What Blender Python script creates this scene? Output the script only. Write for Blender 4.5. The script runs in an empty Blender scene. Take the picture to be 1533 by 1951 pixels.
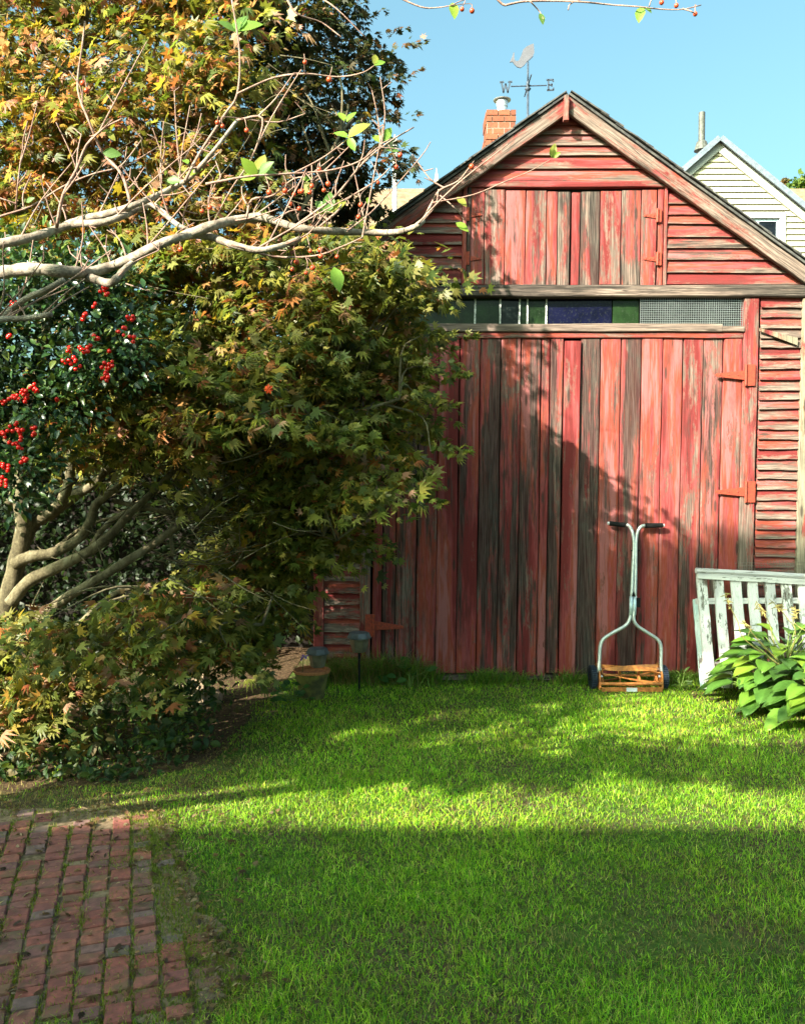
import bpy, math, random
import numpy as np
from mathutils import Vector, Matrix, Quaternion

R = math.radians
rnd = random.Random(7)
rng = np.random.default_rng(11)
scene = bpy.context.scene
col = scene.collection

# ------------------------------------------------------------------ camera
FPX, IW, IH = 1600.0, 1533.0, 1951.0
CAM_H, PITCH = 1.48, math.atan(45.5 / 1600.0)
cam_d = bpy.data.cameras.new('camera')
cam = bpy.data.objects.new('camera', cam_d)
col.objects.link(cam)
cam.location = (0, 0, CAM_H)
cam.rotation_euler = (R(90) - PITCH, 0, 0)
cam_d.sensor_fit = 'HORIZONTAL'
cam_d.sensor_width = 36
cam_d.lens = 36 * FPX / IW
cam_d.clip_start = 0.05
cam_d.clip_end = 2000
scene.camera = cam

# ------------------------------------------------------------------ sun, sky, exposure
SUN_AZ, SUN_EL = 44.0, 30.0            # light travels to the right of the view axis, downwards
L = Vector((math.cos(R(SUN_EL)) * math.sin(R(SUN_AZ)), math.cos(R(SUN_EL)) * math.cos(R(SUN_AZ)), -math.sin(R(SUN_EL))))
sun_d = bpy.data.lights.new('sun', 'SUN')
sun_d.energy = 4.7
sun_d.angle = R(0.55)
sun_d.color = (1.0, 0.92, 0.76)
sun = bpy.data.objects.new('sun', sun_d)
col.objects.link(sun)
sun.location = (-8, -8, 12)
sun.rotation_euler = L.to_track_quat('-Z', 'Y').to_euler()

world = bpy.data.worlds.new('World')
scene.world = world
world.use_nodes = True
wn = world.node_tree
wn.nodes.clear()
sky = wn.nodes.new('ShaderNodeTexSky')
sky.sky_type = 'NISHITA'
sky.sun_disc = False
sky.sun_elevation = R(SUN_EL)
sky.sun_rotation = math.atan2(-L.x, -L.y)
sky.altitude = 0
sky.air_density = 1.0
sky.dust_density = 8.0
sky.ozone_density = 1.0
tint = wn.nodes.new('ShaderNodeMix')
tint.data_type = 'RGBA'
tint.blend_type = 'MULTIPLY'
tint.inputs[0].default_value = 1.0
tint.inputs[7].default_value = (0.80, 1.16, 1.0, 1)
bg = wn.nodes.new('ShaderNodeBackground')
bg.inputs['Strength'].default_value = 0.092
wo = wn.nodes.new('ShaderNodeOutputWorld')
wn.links.new(sky.outputs[0], tint.inputs[6])
wn.links.new(tint.outputs[2], bg.inputs['Color'])
wn.links.new(bg.outputs[0], wo.inputs['Surface'])

vs = scene.view_settings
vs.view_transform = 'Standard'
vs.look = 'None'
vs.exposure = 2.14
vs.gamma = 1.0
vs.use_curve_mapping = False
scene.cycles.use_denoising = True
scene.cycles.max_bounces = 8
scene.cycles.transparent_max_bounces = 8


def W(px, py, Y):
    """a picture point of the photograph (1533x1951) brought out to the depth Y metres"""
    rx, ry = (px - IW / 2) / FPX, (IH / 2 - py) / FPX
    dy = math.cos(PITCH) + ry * math.sin(PITCH)
    dz = -math.sin(PITCH) + ry * math.cos(PITCH)
    t = Y / dy
    return Vector((rx * t, Y, CAM_H + dz * t))


# ------------------------------------------------------------------ materials
class NT:
    def __init__(self, name):
        self.m = bpy.data.materials.new(name)
        self.m.use_nodes = True
        self.t = self.m.node_tree
        self.t.nodes.clear()

    def set(self, sock, v):
        if hasattr(v, 'is_output'):
            self.t.links.new(v, sock)
        elif isinstance(v, (tuple, list)):
            dv = sock.default_value
            v = tuple(v)
            if len(dv) == 4 and len(v) == 3:
                v = v + (1,)
            sock.default_value = v
        else:
            sock.default_value = v

    def n(self, typ, ins=None, **props):
        nd = self.t.nodes.new(typ)
        for k, v in props.items():
            setattr(nd, k, v)
        for k, v in (ins or {}).items():
            self.set(nd.inputs[k], v)
        return nd

    def math(self, op, a, b=0.0, clamp=False):
        nd = self.n('ShaderNodeMath', {0: a, 1: b}, operation=op)
        nd.use_clamp = clamp
        return nd.outputs[0]

    def vmath(self, op, a, b):
        return self.n('ShaderNodeVectorMath', {0: a, 1: b}, operation=op).outputs[0]

    def noise(self, vec, scale=1.0, detail=4.0, rough=0.55, dist=0.0):
        return self.n('ShaderNodeTexNoise', {'Vector': vec, 'Scale': scale, 'Detail': detail, 'Roughness': rough, 'Distortion': dist}).outputs[0]

    def smooth(self, x, a, b):
        nd = self.n('ShaderNodeMapRange', {0: x, 1: a, 2: b, 3: 0.0, 4: 1.0})
        nd.interpolation_type = 'SMOOTHSTEP'
        return nd.outputs[0]

    def mix(self, f, a, b, blend='MIX'):
        nd = self.t.nodes.new('ShaderNodeMix')
        nd.data_type = 'RGBA'
        nd.blend_type = blend
        self.set(nd.inputs[0], f)
        self.set(nd.inputs[6], a)
        self.set(nd.inputs[7], b)
        return nd.outputs[2]

    def ramp(self, f, stops):
        nd = self.t.nodes.new('ShaderNodeValToRGB')
        e = nd.color_ramp.elements
        while len(e) < len(stops):
            e.new(0.5)
        for k, (p, c) in enumerate(stops):
            e[k].position = p
            e[k].color = tuple(c) + (1,)
        self.set(nd.inputs[0], f)
        return nd.outputs[0]

    def coords(self):
        tc = self.n('ShaderNodeTexCoord').outputs['Object']
        rv = self.n('ShaderNodeObjectInfo').outputs['Random']
        cmb = self.n('ShaderNodeCombineXYZ', {0: self.math('MULTIPLY', rv, 37.0), 1: self.math('MULTIPLY', rv, 53.0), 2: self.math('MULTIPLY', rv, 71.0)}).outputs[0]
        return tc, self.vmath('ADD', tc, cmb), rv

    def bump(self, h, strength=0.5, dist=0.003):
        return self.n('ShaderNodeBump', {'Height': h, 'Strength': strength, 'Distance': dist}).outputs[0]

    def out(self, sh):
        o = self.n('ShaderNodeOutputMaterial')
        self.t.links.new(sh, o.inputs['Surface'])
        return self.m

    def principled(self, base, rough=0.7, normal=None, spec=0.3, metal=0.0, extra=None):
        ins = {'Base Color': base, 'Roughness': rough, 'Specular IOR Level': spec, 'Metallic': metal}
        if normal is not None:
            ins['Normal'] = normal
        ins.update(extra or {})
        return self.n('ShaderNodeBsdfPrincipled', ins).outputs[0]


def weathered(name, axis, paint, worn, wood, sharp=0.018, edge=0.0):
    """paint flaking off grained boards; per-board amounts come from the board's own 'paint' and 'dark' properties"""
    t = NT(name)
    tc, v, rv = t.coords()
    long_, cross = 1.1, 15.0
    S = (cross, cross, long_) if axis == 'z' else (long_, cross, cross)
    G = (150, 150, 4.0) if axis == 'z' else (4.0, 150, 150)
    S2 = (5.5, 5.5, 1.7) if axis == 'z' else (1.7, 5.5, 5.5)
    vs_ = t.vmath('MULTIPLY', v, S)
    grain = t.noise(t.vmath('MULTIPLY', v, G), 1.0, 4.0, 0.6, 0.4)
    n1 = t.noise(vs_, 1.0, 7.0, 0.72, 0.3)
    n2 = t.noise(t.vmath('MULTIPLY', v, S2), 1.0, 5.0, 0.6, 0.5)
    n3 = t.noise(t.vmath('ADD', t.vmath('MULTIPLY', vs_, (0.5, 0.5, 0.5)), (9.1, 4.7, 2.2)), 1.0, 5.0, 0.65)
    n4 = t.noise(t.vmath('ADD', t.vmath('MULTIPLY', vs_, (0.7, 0.7, 0.7)), (31.0, 14.0, 22.0)), 1.0, 6.0, 0.7)
    fine = t.noise(v, 130.0, 3.0, 0.6)
    CK = (70, 70, 0.9) if axis == 'z' else (0.9, 70, 70)
    ck = t.noise(t.vmath('MULTIPLY', v, CK), 1.0, 3.0, 0.55, 0.6)
    crack = t.math('SUBTRACT', 1.0, t.smooth(t.math('ABSOLUTE', t.math('SUBTRACT', ck, 0.5)), 0.0, 0.022))
    crack = t.math('MULTIPLY', crack, t.smooth(n2, 0.40, 0.60))
    n3 = t.math('ADD', t.math('MULTIPLY', n3, 2.3), -0.65)
    grime = t.noise(t.vmath('MULTIPLY', v, (11, 11, 3.0) if axis == 'z' else (3.0, 11, 11)), 1.0, 6.0, 0.7)
    pa = t.n('ShaderNodeAttribute', attribute_type='OBJECT', attribute_name='paint').outputs['Fac']
    da = t.n('ShaderNodeAttribute', attribute_type='OBJECT', attribute_name='dark').outputs['Fac']
    m = t.math('ADD', t.math('MULTIPLY', n1, 1.15), t.math('MULTIPLY', n2, 1.35))
    m = t.math('ADD', t.math('SUBTRACT', m, 0.75), t.math('MULTIPLY', t.math('SUBTRACT', pa, 0.5), 0.40))
    m = t.math('ADD', m, t.math('MULTIPLY', t.math('SUBTRACT', grain, 0.5), 0.26))
    if edge:
        zz = t.n('ShaderNodeSeparateXYZ', {0: tc}).outputs[2]
        m = t.math('ADD', m, t.math('MULTIPLY', t.math('SUBTRACT', zz, 0.035), edge))
    flk = t.noise(t.vmath('MULTIPLY', v, (55, 55, 20) if axis == 'z' else (20, 55, 55)), 1.0, 5.0, 0.7)
    m = t.math('ADD', m, t.math('MULTIPLY', t.math('SUBTRACT', flk, 0.5), 0.55))
    mask = t.smooth(m, 0.5 - sharp, 0.5 + sharp)
    wornm = t.smooth(m, 0.30, 0.50)
    pc = t.ramp(t.math('ADD', n3, t.math('MULTIPLY', t.math('SUBTRACT', grain, 0.5), 0.25)), paint)
    pc = t.mix(t.math('MULTIPLY', t.smooth(grime, 0.48, 0.72), 0.55 if paint[0][1][0] < 0.4 and paint[0][1][1] < 0.2 else 0.18), pc, (0.055, 0.028, 0.024))
    pc = t.mix(t.math('MULTIPLY', fine, 0.25), pc, t.mix(0.5, pc, (0.02, 0.01, 0.01)))
    wc = t.ramp(t.math('ADD', t.math('MULTIPLY', grain, 0.75), t.math('MULTIPLY', n2, 0.25)), wood)
    wrc = t.mix(grain, (worn[0] * 0.35, worn[1] * 0.35, worn[2] * 0.35), worn)
    c = t.mix(t.math('MULTIPLY', wornm, 0.75), wc, wrc)
    c = t.mix(mask, c, pc)
    c = t.mix(t.math('MULTIPLY', crack, t.math('SUBTRACT', 0.9, t.math('MULTIPLY', mask, 0.55))), c, (0.014, 0.011, 0.010))
    dk = t.smooth(t.math('ADD', n4, t.math('MULTIPLY', t.math('SUBTRACT', da, 0.5), 0.42)), 0.49, 0.58)
    dk = t.math('MULTIPLY', dk, 0.86)
    c = t.mix(dk, c, t.mix(t.smooth(grain, 0.36, 0.66), (0.008, 0.007, 0.0065), (0.072, 0.058, 0.050)))
    # knots
    kv = t.vmath('MULTIPLY', v, (9.0, 9.0, 2.0) if axis == 'z' else (2.0, 9.0, 9.0))
    vor = t.n('ShaderNodeTexVoronoi', {'Vector': kv, 'Scale': 1.0}).outputs['Distance']
    kn = t.math('SUBTRACT', 1.0, t.smooth(vor, 0.06, 0.13))
    c = t.mix(t.math('MULTIPLY', kn, 0.8), c, (0.03, 0.022, 0.018))
    h = t.math('ADD', t.math('MULTIPLY', mask, 0.25), t.math('ADD', t.math('MULTIPLY', grain, 0.8), t.math('MULTIPLY', n1, 0.6)))
    h = t.math('SUBTRACT', h, t.math('ADD', t.math('MULTIPLY', kn, 0.5), t.math('MULTIPLY', crack, 0.6)))
    rough = t.math('ADD', 0.68, t.math('MULTIPLY', grain, 0.25))
    return t.out(t.principled(c, rough, t.bump(h, 0.5, 0.004), 0.22))


RED = [(0.32, (0.15, 0.019, 0.019)), (0.43, (0.23, 0.035, 0.036)), (0.50, (0.28, 0.062, 0.065)), (0.57, (0.245, 0.040, 0.022)), (0.64, (0.265, 0.060, 0.042)), (0.72, (0.30, 0.098, 0.098))]
GREYWOOD = [(0.30, (0.031, 0.023, 0.021)), (0.46, (0.112, 0.080, 0.067)), (0.58, (0.225, 0.166, 0.140)), (0.72, (0.36, 0.28, 0.24))]
TANWOOD = [(0.30, (0.06, 0.050, 0.038)), (0.46, (0.17, 0.145, 0.105)), (0.58, (0.28, 0.245, 0.185)), (0.72, (0.38, 0.34, 0.26))]
WHITE = [(0.30, (0.50, 0.46, 0.49)), (0.5, (0.68, 0.63, 0.65)), (0.7, (0.76, 0.71, 0.72))]
ICE = [(0.30, (0.45, 0.62, 0.68)), (0.5, (0.58, 0.74, 0.79)), (0.7, (0.70, 0.80, 0.83))]
M = {}
M['red_v'] = weathered('weathered_red_boards', 'z', RED, (0.27, 0.058, 0.048), GREYWOOD)
M['red_h'] = weathered('weathered_red_clapboards', 'x', RED, (0.24, 0.06, 0.045), GREYWOOD)
M['clap'] = weathered('weathered_red_lap_siding', 'x', RED, (0.24, 0.06, 0.045), GREYWOOD, 0.018, 5.0)
M['tan_v'] = weathered('weathered_tan_post', 'z', RED, (0.30, 0.16, 0.10), TANWOOD)
M['white_v'] = weathered('chipped_white_paint', 'z', WHITE, (0.45, 0.44, 0.42), GREYWOOD, 0.02)
M['white_h'] = weathered('chipped_white_rail_paint', 'x', WHITE, (0.45, 0.44, 0.42), GREYWOOD, 0.02)
M['ice_v'] = weathered('faded_pale_blue_paint', 'z', ICE, (0.45, 0.46, 0.44), GREYWOOD, 0.02)


def simple(name, c, rough=0.6, metal=0.0, spec=0.3, var=0.25, scale=20.0, bump=0.0, c2=None, stretch=(1, 1, 1)):
    t = NT(name)
    tc, v, rv = t.coords()
    n = t.noise(t.vmath('MULTIPLY', v, stretch), scale, 5.0, 0.6)
    c2 = c2 or tuple(x * (1 - var * 1.6) for x in c)
    cc = t.mix(t.smooth(n, 0.3, 0.7), c2, c)
    nm = t.bump(n, 0.5, bump) if bump else None
    return t.out(t.principled(cc, t.math('ADD', rough - 0.08, t.math('MULTIPLY', n, 0.16)), nm, spec, metal))


M['shade_inside'] = simple('near_black_shade', (0.020, 0.017, 0.015), 0.95, spec=0.05)  # near-black stands in for shade inside the barn and the hedge
M['hinge'] = simple('orange_red_hinge_paint', (0.34, 0.050, 0.024), 0.6, spec=0.3, var=0.3, scale=60, bump=0.0012, c2=(0.17, 0.032, 0.022))
M['iron'] = simple('dark_iron', (0.05, 0.055, 0.065), 0.45, 0.6, var=0.4)
M['vane'] = simple('vane_grey_blue_metal', (0.045, 0.062, 0.095), 0.6, 0.0, var=0.3)
M['whale'] = simple('vane_pale_grey_metal', (0.105, 0.105, 0.13), 0.75, 0.0, var=0.12)
M['galv'] = simple('galvanised_steel', (0.66, 0.68, 0.72), 0.35, 0.7, var=0.2)
M['tube'] = simple('brushed_grey_tube', (0.56, 0.58, 0.58), 0.42, 0.55, var=0.15, scale=40)
M['tubeblue'] = simple('pale_blue_grey_tube', (0.52, 0.62, 0.70), 0.42, 0.4, var=0.12, scale=40)
M['black'] = simple('black_foam', (0.012, 0.012, 0.013), 0.85, spec=0.15)
M['mower'] = simple('orange_mower_enamel', (0.50, 0.19, 0.045), 0.5, 0.0, 0.35, 0.25, 45, 0.0006, c2=(0.26, 0.09, 0.03))
M['tyre'] = simple('blue_black_tyre', (0.018, 0.028, 0.05), 0.6, spec=0.3)
M['sticker'] = simple('white_sticker', (0.62, 0.66, 0.70), 0.4, var=0.08)
M['vinyl'] = simple('cream_siding', (0.40, 0.375, 0.26), 0.5, var=0.05, scale=3, stretch=(1, 1, 4))
M['vinyltrim'] = simple('white_house_trim', (0.36, 0.355, 0.345), 0.45, var=0.04)
M['tanroof'] = None
M['soot'] = simple('grey_stove_pipe', (0.11, 0.115, 0.105), 0.6, 0.2, var=0.3)
M['lantern'] = simple('lantern_grey_cap', (0.15, 0.16, 0.17), 0.5, 0.2, var=0.3)
M['frost'] = simple('lantern_smoky_lens', (0.17, 0.145, 0.10), 0.3, spec=0.5, var=0.3)
M['mossclay'] = simple('mossy_clay_pot', (0.16, 0.15, 0.035), 0.85, var=0.4, scale=14, bump=0.002, c2=(0.05, 0.045, 0.018))
M['clay'] = simple('terracotta_rim', (0.48, 0.18, 0.07), 0.8, var=0.3, scale=30)
M['stone'] = simple('tan_edging_stone', (0.36, 0.27, 0.18), 0.85, var=0.3, scale=25, bump=0.003)
M['palestone'] = simple('pale_grey_stone', (0.45, 0.45, 0.44), 0.8, var=0.25, scale=18, bump=0.003)
M['mortar'] = simple('chimney_mortar', (0.24, 0.20, 0.17), 0.9, var=0.2, scale=30)
M['drip'] = simple('blue_grey_drip_edge', (0.17, 0.20, 0.25), 0.5, 0.1, var=0.2)
M['wire'] = simple('galvanised_wire', (0.30, 0.33, 0.33), 0.4, 0.5, var=0.1)
M['rustwire'] = simple('dull_chicken_wire', (0.16, 0.14, 0.12), 0.6, 0.3, var=0.3)
M['muntin'] = simple('flaking_white_muntin', (0.62, 0.64, 0.62), 0.7, var=0.45, scale=80)
M['bounce_wall'] = simple('bounce_white_siding', (0.74, 0.73, 0.70), 0.8, var=0.2, scale=4)  # white picked to bounce light from the unseen house wall


def glass(name, c):
    t = NT(name)
    tc, v, rv = t.coords()
    n = t.noise(v, 6.0, 4.0, 0.6)
    d = t.noise(v, 60.0, 3.0, 0.7)
    base = t.mix(t.smooth(n, 0.35, 0.7), tuple(x * 0.35 for x in c), c)
    base = t.mix(t.math('MULTIPLY', t.smooth(d, 0.52, 0.75), 0.22), base, (0.09, 0.10, 0.08))
    return t.out(t.principled(base, t.math('ADD', 0.03, t.math('MULTIPLY', t.smooth(d, 0.5, 0.8), 0.25)), t.bump(n, 0.15, 0.004), 0.14))


M['g_green'] = glass('green_dusty_glass', (0.014, 0.034, 0.010))
M['g_dark'] = glass('dark_glass', (0.006, 0.010, 0.010))
M['g_navy'] = glass('navy_glass', (0.004, 0.004, 0.022))
M['g_win'] = glass('house_window_glass', (0.010, 0.014, 0.022))


def shingle(name, c1, c2, sc=6.0):
    t = NT(name)
    tc, v, rv = t.coords()
    n = t.noise(v, 14.0, 5.0, 0.7)
    b = t.n('ShaderNodeTexNoise', {'Vector': t.vmath('MULTIPLY', v, (3.0, 9.0, 9.0)), 'Scale': sc, 'Detail': 2.0}).outputs[0]
    c = t.mix(t.smooth(t.math('ADD', t.math('MULTIPLY', n, 0.5), t.math('MULTIPLY', b, 0.5)), 0.35, 0.65), c1, c2)
    return t.out(t.principled(c, 0.9, t.bump(n, 0.6, 0.004), 0.15))


M['roof'] = shingle('dark_asphalt_shingles', (0.035, 0.035, 0.038), (0.10, 0.095, 0.09))
M['tanroof'] = shingle('tan_shingles', (0.17, 0.115, 0.08), (0.27, 0.19, 0.135), 3.0)
M['greyroof'] = shingle('house_grey_shingles', (0.08, 0.08, 0.09), (0.16, 0.16, 0.17))


def brickmat(name, cs):
    t = NT(name)
    tc, v, rv = t.coords()
    n = t.noise(v, 35.0, 5.0, 0.65)
    n2 = t.noise(v, 9.0, 3.0, 0.6)
    base = t.ramp(rv, cs)
    c = t.mix(t.smooth(n, 0.35, 0.7), t.mix(0.45, base, (0.03, 0.025, 0.022)), base)
    ta = t.n('ShaderNodeAttribute', attribute_type='OBJECT', attribute_name='moss').outputs['Fac']
    mm = t.smooth(t.math('ADD', n2, t.math('MULTIPLY', ta, 0.3)), 0.58, 0.74)
    c = t.mix(t.math('MULTIPLY', mm, 0.6), c, (0.10, 0.085, 0.045))
    return t.out(t.principled(c, 0.85, t.bump(n, 0.6, 0.003), 0.2))


M['brick'] = brickmat('worn_path_brick', [(0.0, (0.23, 0.080, 0.072)), (0.25, (0.30, 0.092, 0.070)), (0.45, (0.20, 0.090, 0.085)), (0.65, (0.34, 0.115, 0.080)), (0.85, (0.25, 0.095, 0.080)), (0.96, (0.20, 0.125, 0.115)), (1.0, (0.19, 0.13, 0.12))])
M['chbrick'] = brickmat('chimney_brick', [(0.0, (0.24, 0.065, 0.036)), (0.5, (0.28, 0.088, 0.046)), (1.0, (0.18, 0.055, 0.034))])


def leafmat(name, trans=0.35, rough=0.45, spec=0.35, sat=1.0):
    t = NT(name)
    a = t.n('ShaderNodeAttribute', attribute_type='GEOMETRY', attribute_name='col').outputs['Color']
    tc, v, rv = t.coords()
    n = t.noise(v, 45.0, 3.0, 0.6)
    c = t.mix(t.math('MULTIPLY', t.smooth(n, 0.4, 0.7), 0.35), a, t.mix(0.5, a, (0.02, 0.02, 0.005)))
    p = t.principled(c, rough, None, spec)
    tr = t.n('ShaderNodeBsdfTranslucent', {'Color': t.mix(1.0, c, (1.25, 1.25, 0.7), 'MULTIPLY')}).outputs[0]
    mx = t.n('ShaderNodeMixShader', {0: trans, 1: p, 2: tr}).outputs[0]
    return t.out(mx)


M['leaf'] = leafmat('thin_leaf', 0.5)
M['glossleaf'] = leafmat('glossy_leaf', 0.18, 0.28, 0.5)
M['hosta'] = leafmat('hosta_leaf', 0.28, 0.38, 0.4)
M['grass'] = leafmat('grass_blade', 0.4, 0.45, 0.3)
M['berry'] = simple('red_berry', (0.66, 0.085, 0.025), 0.38, spec=0.5, var=0.3, scale=60)
M['hollyberry'] = simple('scarlet_holly_berry', (0.72, 0.012, 0.008), 0.25, spec=0.5, var=0.2, scale=60)
M['petal'] = simple('violet_petal', (0.30, 0.16, 0.62), 0.6, var=0.2)


def bark(name, cs, sc=14.0, st=(1, 1, 0.35)):
    t = NT(name)
    tc, v, rv = t.coords()
    n = t.noise(t.vmath('MULTIPLY', tc, st), sc, 6.0, 0.68)
    n2 = t.noise(tc, sc * 5, 4.0, 0.6)
    c = t.ramp(t.math('ADD', t.math('MULTIPLY', n, 0.7), t.math('MULTIPLY', n2, 0.3)), cs)
    return t.out(t.principled(c, 0.85, t.bump(t.math('ADD', n, t.math('MULTIPLY', n2, 0.5)), 0.7, 0.006), 0.2))


M['bark_maple'] = bark('maple_bark', [(0.34, (0.028, 0.023, 0.013)), (0.48, (0.095, 0.078, 0.044)), (0.58, (0.17, 0.145, 0.09)), (0.68, (0.23, 0.205, 0.14))])
M['bark_crab'] = bark('lichen_grey_bark', [(0.32, (0.085, 0.065, 0.05)), (0.46, (0.21, 0.17, 0.135)), (0.56, (0.34, 0.285, 0.225)), (0.64, (0.40, 0.38, 0.31)), (0.72, (0.33, 0.36, 0.24))], 22.0, (1, 1, 1))
M['bark_dark'] = bark('dark_bark', [(0.3, (0.05, 0.04, 0.03)), (0.7, (0.16, 0.13, 0.10))])
M['twig'] = bark('red_brown_twig', [(0.32, (0.15, 0.075, 0.06)), (0.5, (0.30, 0.19, 0.15)), (0.7, (0.40, 0.31, 0.26))], 30.0, (1, 1, 1))


def groundmat():
    t = NT('lawn_soil')
    tc = t.n('ShaderNodeTexCoord').outputs['Object']
    n = t.noise(tc, 0.7, 5.0, 0.6)
    n2 = t.noise(tc, 30.0, 5.0, 0.7)
    n3 = t.noise(tc, 5.0, 4.0, 0.6)
    soil = t.mix(t.smooth(n2, 0.3, 0.7), (0.035, 0.024, 0.014), (0.12, 0.085, 0.05))
    grs = t.mix(t.smooth(n2, 0.3, 0.7), (0.030, 0.060, 0.010), (0.075, 0.13, 0.020))
    c = t.mix(t.smooth(t.math('ADD', n, t.math('MULTIPLY', n3, 0.4)), 0.55, 0.8), grs, soil)
    return t.out(t.principled(c, 0.95, t.bump(n2, 0.7, 0.02), 0.1))


def bedmat():
    t = NT('dark_bed_soil')
    tc = t.n('ShaderNodeTexCoord').outputs['Object']
    n2 = t.noise(tc, 40.0, 6.0, 0.75)
    c = t.ramp(n2, [(0.3, (0.02, 0.014, 0.009)), (0.5, (0.065, 0.042, 0.024)), (0.64, (0.14, 0.09, 0.052)), (0.75, (0.22, 0.16, 0.10))])
    return t.out(t.principled(c, 0.95, t.bump(n2, 0.9, 0.015), 0.1))


M['ground'] = groundmat()
M['bed'] = bedmat()
M['sand'] = simple('dusty_joint_soil', (0.24, 0.17, 0.11), 0.95, spec=0.1, var=0.4, scale=45, bump=0.004, c2=(0.09, 0.065, 0.035))


# ------------------------------------------------------------------ mesh helpers
class MB:
    def __init__(self):
        self.v, self.f = [], []

    def add(self, vs_, fs):
        b = len(self.v)
        self.v += [tuple(p) for p in vs_]
        self.f += [tuple(b + i for i in f) for f in fs]

    def box(self, x0, x1, y0, y1, z0, z1):
        self.add([(x0, y0, z0), (x1, y0, z0), (x1, y1, z0), (x0, y1, z0), (x0, y0, z1), (x1, y0, z1), (x1, y1, z1), (x0, y1, z1)],
                 [(0, 3, 2, 1), (4, 5, 6, 7), (0, 1, 5, 4), (1, 2, 6, 5), (2, 3, 7, 6), (3, 0, 4, 7)])

    def prism(self, poly, y0, y1):
        """polygon of (x, z) points extruded from y0 (front) to y1"""
        n = len(poly)
        a = [(x, y0, z) for x, z in poly]
        b = [(x, y1, z) for x, z in poly]
        fs = [tuple(range(n)), tuple(range(2 * n - 1, n - 1, -1))]
        fs += [(i, n + i, n + (i + 1) % n, (i + 1) % n) for i in range(n)]
        self.add(a + b, fs)

    def tube(self, pts, rad, sides=6, caps=True):
        pts = [Vector(p) for p in pts]
        n = len(pts)
        if not hasattr(rad, '__len__'):
            rad = [rad] * n
        t0 = (pts[1] - pts[0]).normalized()
        up = Vector((0, 0, 1)) if abs(t0.z) < 0.9 else Vector((1, 0, 0))
        u = t0.cross(up).normalized()
        b0 = len(self.v)
        for i in range(n):
            t = (pts[min(i + 1, n - 1)] - pts[max(i - 1, 0)])
            t = t.normalized() if t.length > 1e-9 else t0
            u = (u - t * u.dot(t))
            u = u.normalized() if u.length > 1e-6 else t.orthogonal().normalized()
            w = t.cross(u)
            for k in range(sides):
                a = 2 * math.pi * k / sides
                self.v.append(tuple(pts[i] + (u * math.cos(a) + w * math.sin(a)) * rad[i]))
        for i in range(n - 1):
            for k in range(sides):
                a, b = b0 + i * sides + k, b0 + i * sides + (k + 1) % sides
                self.f.append((a, b, b + sides, a + sides))
        if caps:
            self.f.append(tuple(b0 + k for k in range(sides - 1, -1, -1)))
            self.f.append(tuple(b0 + (n - 1) * sides + k for k in range(sides)))

    def lathe(self, prof, c=(0, 0, 0), sides=20, axis='z'):
        b0 = len(self.v)
        for r, h in prof:
            for k in range(sides):
                a = 2 * math.pi * k / sides
                if axis == 'z':
                    p = (c[0] + r * math.cos(a), c[1] + r * math.sin(a), c[2] + h)
                else:
                    p = (c[0] + h, c[1] + r * math.cos(a), c[2] + r * math.sin(a))
                self.v.append(p)
        for i in range(len(prof) - 1):
            for k in range(sides):
                a, b = b0 + i * sides + k, b0 + i * sides + (k + 1) % sides
                self.f.append((a, b, b + sides, a + sides))
        self.f.append(tuple(b0 + k for k in range(sides - 1, -1, -1)))
        self.f.append(tuple(b0 + (len(prof) - 1) * sides + k for k in range(sides)))

    def mesh(self, name, mat, smooth=False, warp=None, origin=None):
        vs_ = self.v
        if warp:
            vs_ = [warp(*p) for p in vs_]
        if origin is not None:
            vs_ = [(p[0] - origin[0], p[1] - origin[1], p[2] - origin[2]) for p in vs_]
        me = bpy.data.meshes.new(name)
        me.from_pydata(vs_, [], self.f)
        me.materials.append(mat)
        if smooth:
            me.polygons.foreach_set('use_smooth', [True] * len(me.polygons))
        me.update()
        return me

    def build(self, name, mat, parent=None, smooth=False, warp=None, loc=None, **props):
        me = self.mesh(name, mat, smooth, warp, loc)
        return link(name, me, parent, loc, **props)


def link(name, me, parent=None, loc=None, **props):
    o = bpy.data.objects.new(name, me)
    col.objects.link(o)
    if loc is not None:
        o.location = loc
    if parent is not None:
        o.parent = parent
        if loc is not None:
            o.location = Vector(loc) - base_of(parent)
        else:
            o.location = -base_of(parent)
    for k, v in props.items():
        o[k] = v
    return o


def base_of(o):
    v = Vector((0, 0, 0))
    while o is not None:
        v += o.location
        o = o.parent
    return v


def empty(name, loc, label=None, cat=None, group=None):
    o = bpy.data.objects.new(name, None)
    o.empty_display_size = 0.1
    col.objects.link(o)
    o.location = loc
    tag(o, label, cat, group)
    return o


def tag(o, label=None, cat=None, group=None, kind=None):
    if label:
        o['label'] = label
    if cat:
        o['category'] = cat
    if group:
        o['group'] = group
    if kind:
        o['kind'] = kind
    return o


def smooth_path(pts, k=4):
    """Catmull-Rom through 3-D points"""
    pts = [Vector(p) for p in pts]
    if len(pts) < 3:
        return pts
    P = [pts[0] * 2 - pts[1]] + pts + [pts[-1] * 2 - pts[-2]]
    out = []
    for i in range(1, len(P) - 2):
        a, b, c, d = P[i - 1], P[i], P[i + 1], P[i + 2]
        for j in range(k):
            t = j / k
            out.append(0.5 * ((2 * b) + (c - a) * t + (2 * a - 5 * b + 4 * c - d) * t * t + (3 * b - a - 3 * c + d) * t ** 3))
    out.append(pts[-1])
    return out


def lerp_list(a, b, n):
    return [a + (b - a) * i / (n - 1) for i in range(n)]


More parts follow.
